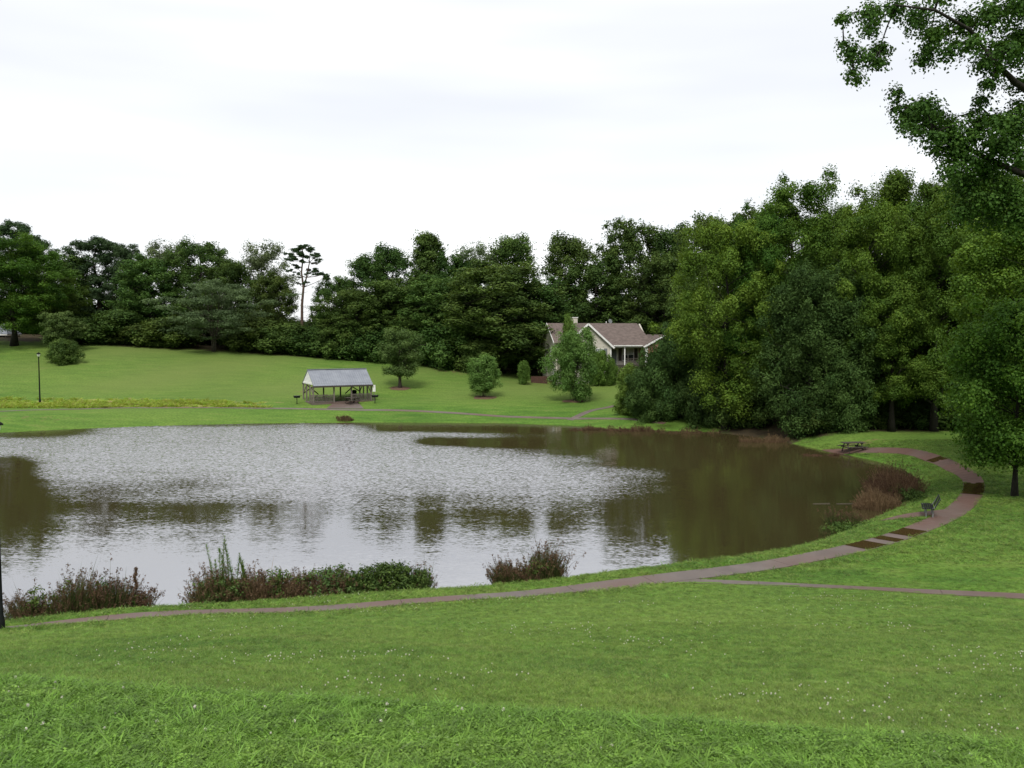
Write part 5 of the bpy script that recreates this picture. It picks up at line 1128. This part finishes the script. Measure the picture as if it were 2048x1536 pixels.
# ------------------------------------------------------------------ grass
def tuft_mesh(name, seed, n, rad, h, w, curl, mat):
    rng = np.random.default_rng(seed); a = rng.uniform(0, 6.28, n); r = rad * np.sqrt(rng.uniform(0, 1, n))
    base = np.stack([r * np.cos(a), r * np.sin(a), np.full(n, -0.01)], 1); hh = h * rng.uniform(0.5, 1.1, n); az = rng.uniform(0, 6.28, n)
    tip = base + np.stack([np.cos(az) * hh * curl * 0.5, np.sin(az) * hh * curl * 0.5, hh], 1); bend = np.stack([np.cos(az) * hh * curl, np.sin(az) * hh * curl, -hh * 0.35 * curl], 1)
    v, f, t = ribbons(base, tip, bend, w * rng.uniform(0.6, 1.3, n), rng, rng.uniform(0, 1, n)); me = np_mesh(name, v, f, False, {'tint': t}); me.materials.append(M[mat]); return me
def leaflet_mesh(name, seed, n, rad, h, sz, mat):
    rng = np.random.default_rng(seed); P = np.stack([rng.normal(0, rad * 0.6, n), rng.normal(0, rad * 0.6, n), h * rng.uniform(0.3, 1, n)], 1); N_ = np.stack([rng.normal(0, 0.35, n), rng.normal(0, 0.35, n), np.ones(n)], 1); N_ /= np.linalg.norm(N_, axis=1)[:, None]
    v, f, t = leaves_mesh(P, N_, sz, rng, 0.8, 0, rng.uniform(0, 0.7, n), 0.1); me = np_mesh(name, v, f, False, {'tint': t}); me.materials.append(M[mat]); return me
def flower_mesh(name):
    rng = np.random.default_rng(3); mb = MB()
    v, f, t = clump_leaves(np.array([[0, 0, 0.07]]), np.array([0.013]), 60, rng, 0.85, 0.3, 0.012, 0.5)
    me = np_mesh(name, v, f); me.materials.append(M['petal']); return me
m_, n_, l_, b_ = new_mat('clover_petal'); b_.inputs['Base Color'].default_value = (0.62, 0.6, 0.5, 1); b_.inputs['Roughness'].default_value = 0.7; M['petal'] = m_

def scatter(name, label, meshes, pts, scl, rot, idx_):
    c = bpy.data.collections.new(name + '_kinds')
    for i, me in enumerate(meshes):
        o = bpy.data.objects.new('%s_kind_%02d' % (name, i), me); c.objects.link(o)
    me = bpy.data.meshes.new(name); me.vertices.add(len(pts)); me.vertices.foreach_set('co', pts.astype(np.float32).ravel())
    for nm, tp, arr in (('scl', 'FLOAT', scl), ('kind_index', 'INT', idx_)):
        a = me.attributes.new(nm, tp, 'POINT'); a.data.foreach_set('value', arr)
    a = me.attributes.new('rot', 'FLOAT_VECTOR', 'POINT'); a.data.foreach_set('vector', rot.astype(np.float32).ravel()); me.update()
    o = link(name, me); tag(o, label, None, None, 'stuff')
    ng = bpy.data.node_groups.new(name + '_scatter', 'GeometryNodeTree'); ng.interface.new_socket('Geometry', in_out='INPUT', socket_type='NodeSocketGeometry'); ng.interface.new_socket('Geometry', in_out='OUTPUT', socket_type='NodeSocketGeometry')
    n = ng.nodes; l = ng.links; gi = n.new('NodeGroupInput'); go = n.new('NodeGroupOutput'); ip = n.new('GeometryNodeInstanceOnPoints'); ci = n.new('GeometryNodeCollectionInfo')
    ci.inputs['Collection'].default_value = c; ci.inputs['Separate Children'].default_value = True; ci.inputs['Reset Children'].default_value = True
    def na(nm, tp): q = n.new('GeometryNodeInputNamedAttribute'); q.data_type = tp; q.inputs['Name'].default_value = nm; return q.outputs['Attribute']
    l.new(gi.outputs[0], ip.inputs['Points']); l.new(ci.outputs[0], ip.inputs['Instance']); ip.inputs['Pick Instance'].default_value = True
    l.new(na('kind_index', 'INT'), ip.inputs['Instance Index']); l.new(na('scl', 'FLOAT'), ip.inputs['Scale'])
    er = n.new('FunctionNodeEulerToRotation'); l.new(na('rot', 'FLOAT_VECTOR'), er.inputs[0]); l.new(er.outputs[0], ip.inputs['Rotation']); l.new(ip.outputs[0], go.inputs[0])
    md = o.modifiers.new('scatter', 'NODES'); md.node_group = ng
    return o
def ok_ground(x, y, margin=0.0, path_m=0.03):
    k = pond_sd(x, y) > 0.25 + margin
    for P, w in ALLPATH:
        k &= seg_dist(x, y, P, False) > w / 2 + path_m
    return k
grs = np.random.default_rng(99)
def field(y0, y1, dens, extra=2.5, spread=0.56):
    out = []
    n = int(dens * (y1 - y0) * 2 * (spread * y1 + extra)); y = grs.uniform(y0, y1, n); x = grs.uniform(-1, 1, n) * (spread * y1 + extra); k = np.abs(x) < spread * y + extra
    return x[k], y[k]
def do_scatter(name, label, meshes, xs, ys, smin, smax, weights=None, tilt=0.12):
    z = height(xs, ys); n = len(xs); rot = np.stack([grs.normal(0, tilt, n), grs.normal(0, tilt, n), grs.uniform(0, 6.28, n)], 1)
    idx_ = grs.choice(len(meshes), n, p=weights).astype(np.int32); return scatter(name, label, meshes, np.stack([xs, ys, z], 1), grs.uniform(smin, smax, n).astype(np.float32), rot, idx_)
lawn_kinds = [tuft_mesh('lawn_tuft_%d' % i, 200 + i, 26, 0.11, 0.075, 0.0028, 0.7, 'blade') for i in range(4)]
weed_kinds = [tuft_mesh('weed_tuft_%d' % i, 220 + i, 16, 0.06, 0.13, 0.005, 0.9, 'weed') for i in range(4)] + [leaflet_mesh('clover_tuft_%d' % i, 230 + i, 34, 0.07, 0.085, 0.024, 'weed') for i in range(3)] + [tuft_mesh('broad_tuft', 240, 10, 0.04, 0.12, 0.009, 1.1, 'weed')]
far_kinds = [tuft_mesh('coarse_tuft_%d' % i, 250 + i, 26, 0.22, 0.10, 0.008, 0.8, 'blade') for i in range(3)]
# near unmown fringe
x, y = field(4.0, 11.5, 430, 1.2); k = y < np.clip(9.1 - 0.20 * (x + 5), 6.6, 9.3) + 0.1 + 0.5 * np.sin(x * 1.7) * np.sin(x * 0.6 + 1) + np.abs(grs.normal(0, 0.5, len(x))); do_scatter('unmown_grass', 'lush unmown grass and clover at the bottom of the photo', weed_kinds, x[k], y[k], 0.45, 1.05, [.15, .15, .13, .12, .13, .12, .12, .08], 0.2)
# mown lawn, thinning with distance
xs, ys = [], []
for y0, y1, dn in ((7, 11, 60), (11, 16, 200), (16, 24, 120), (24, 36, 60)):
    x, y = field(y0, y1, dn); xs.append(x); ys.append(y)
xs, ys = np.concatenate(xs), np.concatenate(ys); k = ok_ground(xs, ys) & (ys > np.clip(9.1 - 0.20 * (xs + 5), 6.6, 9.3) + 0.1)
do_scatter('lawn_grass', 'short mown grass on the near slope', lawn_kinds, xs[k], ys[k], 0.6, 1.15)
xs2, ys2 = field(11, 34, 7, 2.0); k = ok_ground(xs2, ys2, 0, 0.05) & (np.sin(xs2 * 0.9 + 0.5 * ys2) * np.sin(ys2 * 0.7 - xs2 * 0.3) > 0.25); do_scatter('lawn_tussocks', 'slightly longer tussocks in the mown near slope', weed_kinds[:4] + [weed_kinds[7]], xs2[k], ys2[k], 0.5, 0.95)
x, y = field(36, 76, 22, 2.0); k = (x > -2) & ok_ground(x, y, 0, 0.06); do_scatter('right_lawn_grass', 'short mown grass on the right lawn and bank', far_kinds, x[k], y[k], 0.7, 1.2)
# lush edge along the near walk and bank
P = resample(main_c, 0.75); n = 9000; i = grs.uniform(0, len(P) - 1.01, n); c = np.stack([np.interp(i, range(len(P)), P[:, 0]), np.interp(i, range(len(P)), P[:, 1])], 1); c += grs.normal(0, 1.0, (n, 2)); k = ok_ground(c[:, 0], c[:, 1], -0.1, 0.02)
do_scatter('walk_edge_grass', 'longer grass fringing the walk', far_kinds, c[k, 0], c[k, 1], 0.6, 1.25)
# clover flowers
cx_, cy_ = [], []
for _ in range(55):
    x0, y0 = field(8, 34, 0.002, 1)[0:2] if False else (grs.uniform(-1, 1), grs.uniform(9, 33)); x0 = x0 * (0.55 * y0); m = int(grs.integers(5, 34)); cx_.append(x0 + grs.normal(0, 0.8, m)); cy_.append(y0 + grs.normal(0, 0.5, m))
x, y = field(6.8, 9.2, 2.2, 0.5); cx_.append(x); cy_.append(y); cx_, cy_ = np.concatenate(cx_), np.concatenate(cy_); k = ok_ground(cx_, cy_, 0.2, 0.1)
do_scatter('clover_flowers', 'scattered white clover flowers in the lawn', [flower_mesh('clover_flower')], cx_[k], cy_[k], 0.55, 1.05)
# rough yellow green weeds on the far left bank
n = 5200; x = grs.uniform(-72, -27.5, n); y = grs.uniform(106.6, 114, n); wk = [tuft_mesh('rough_tuft_%d' % i, 260 + i, 26, 0.4, 0.42, 0.03, 0.8, 'yellow_weed') for i in range(3)]
k = ok_ground(x, y, 0, 0.2) & (grs.uniform(0, 1, n) < np.clip(1.25 - 0.2 * (y - 107), 0, 1) * (0.25 + 0.75 * (np.sin(x * 0.5 + 1) * np.sin(y * 0.9 + x * 0.3) > -0.25))) & (x < -28 - 0.8 * (y - 107) + 2 * np.sin(y * 2)); do_scatter('rough_weeds', 'rough yellow green weeds behind the far walk at left', wk, x[k], y[k], 0.5, 1.1)
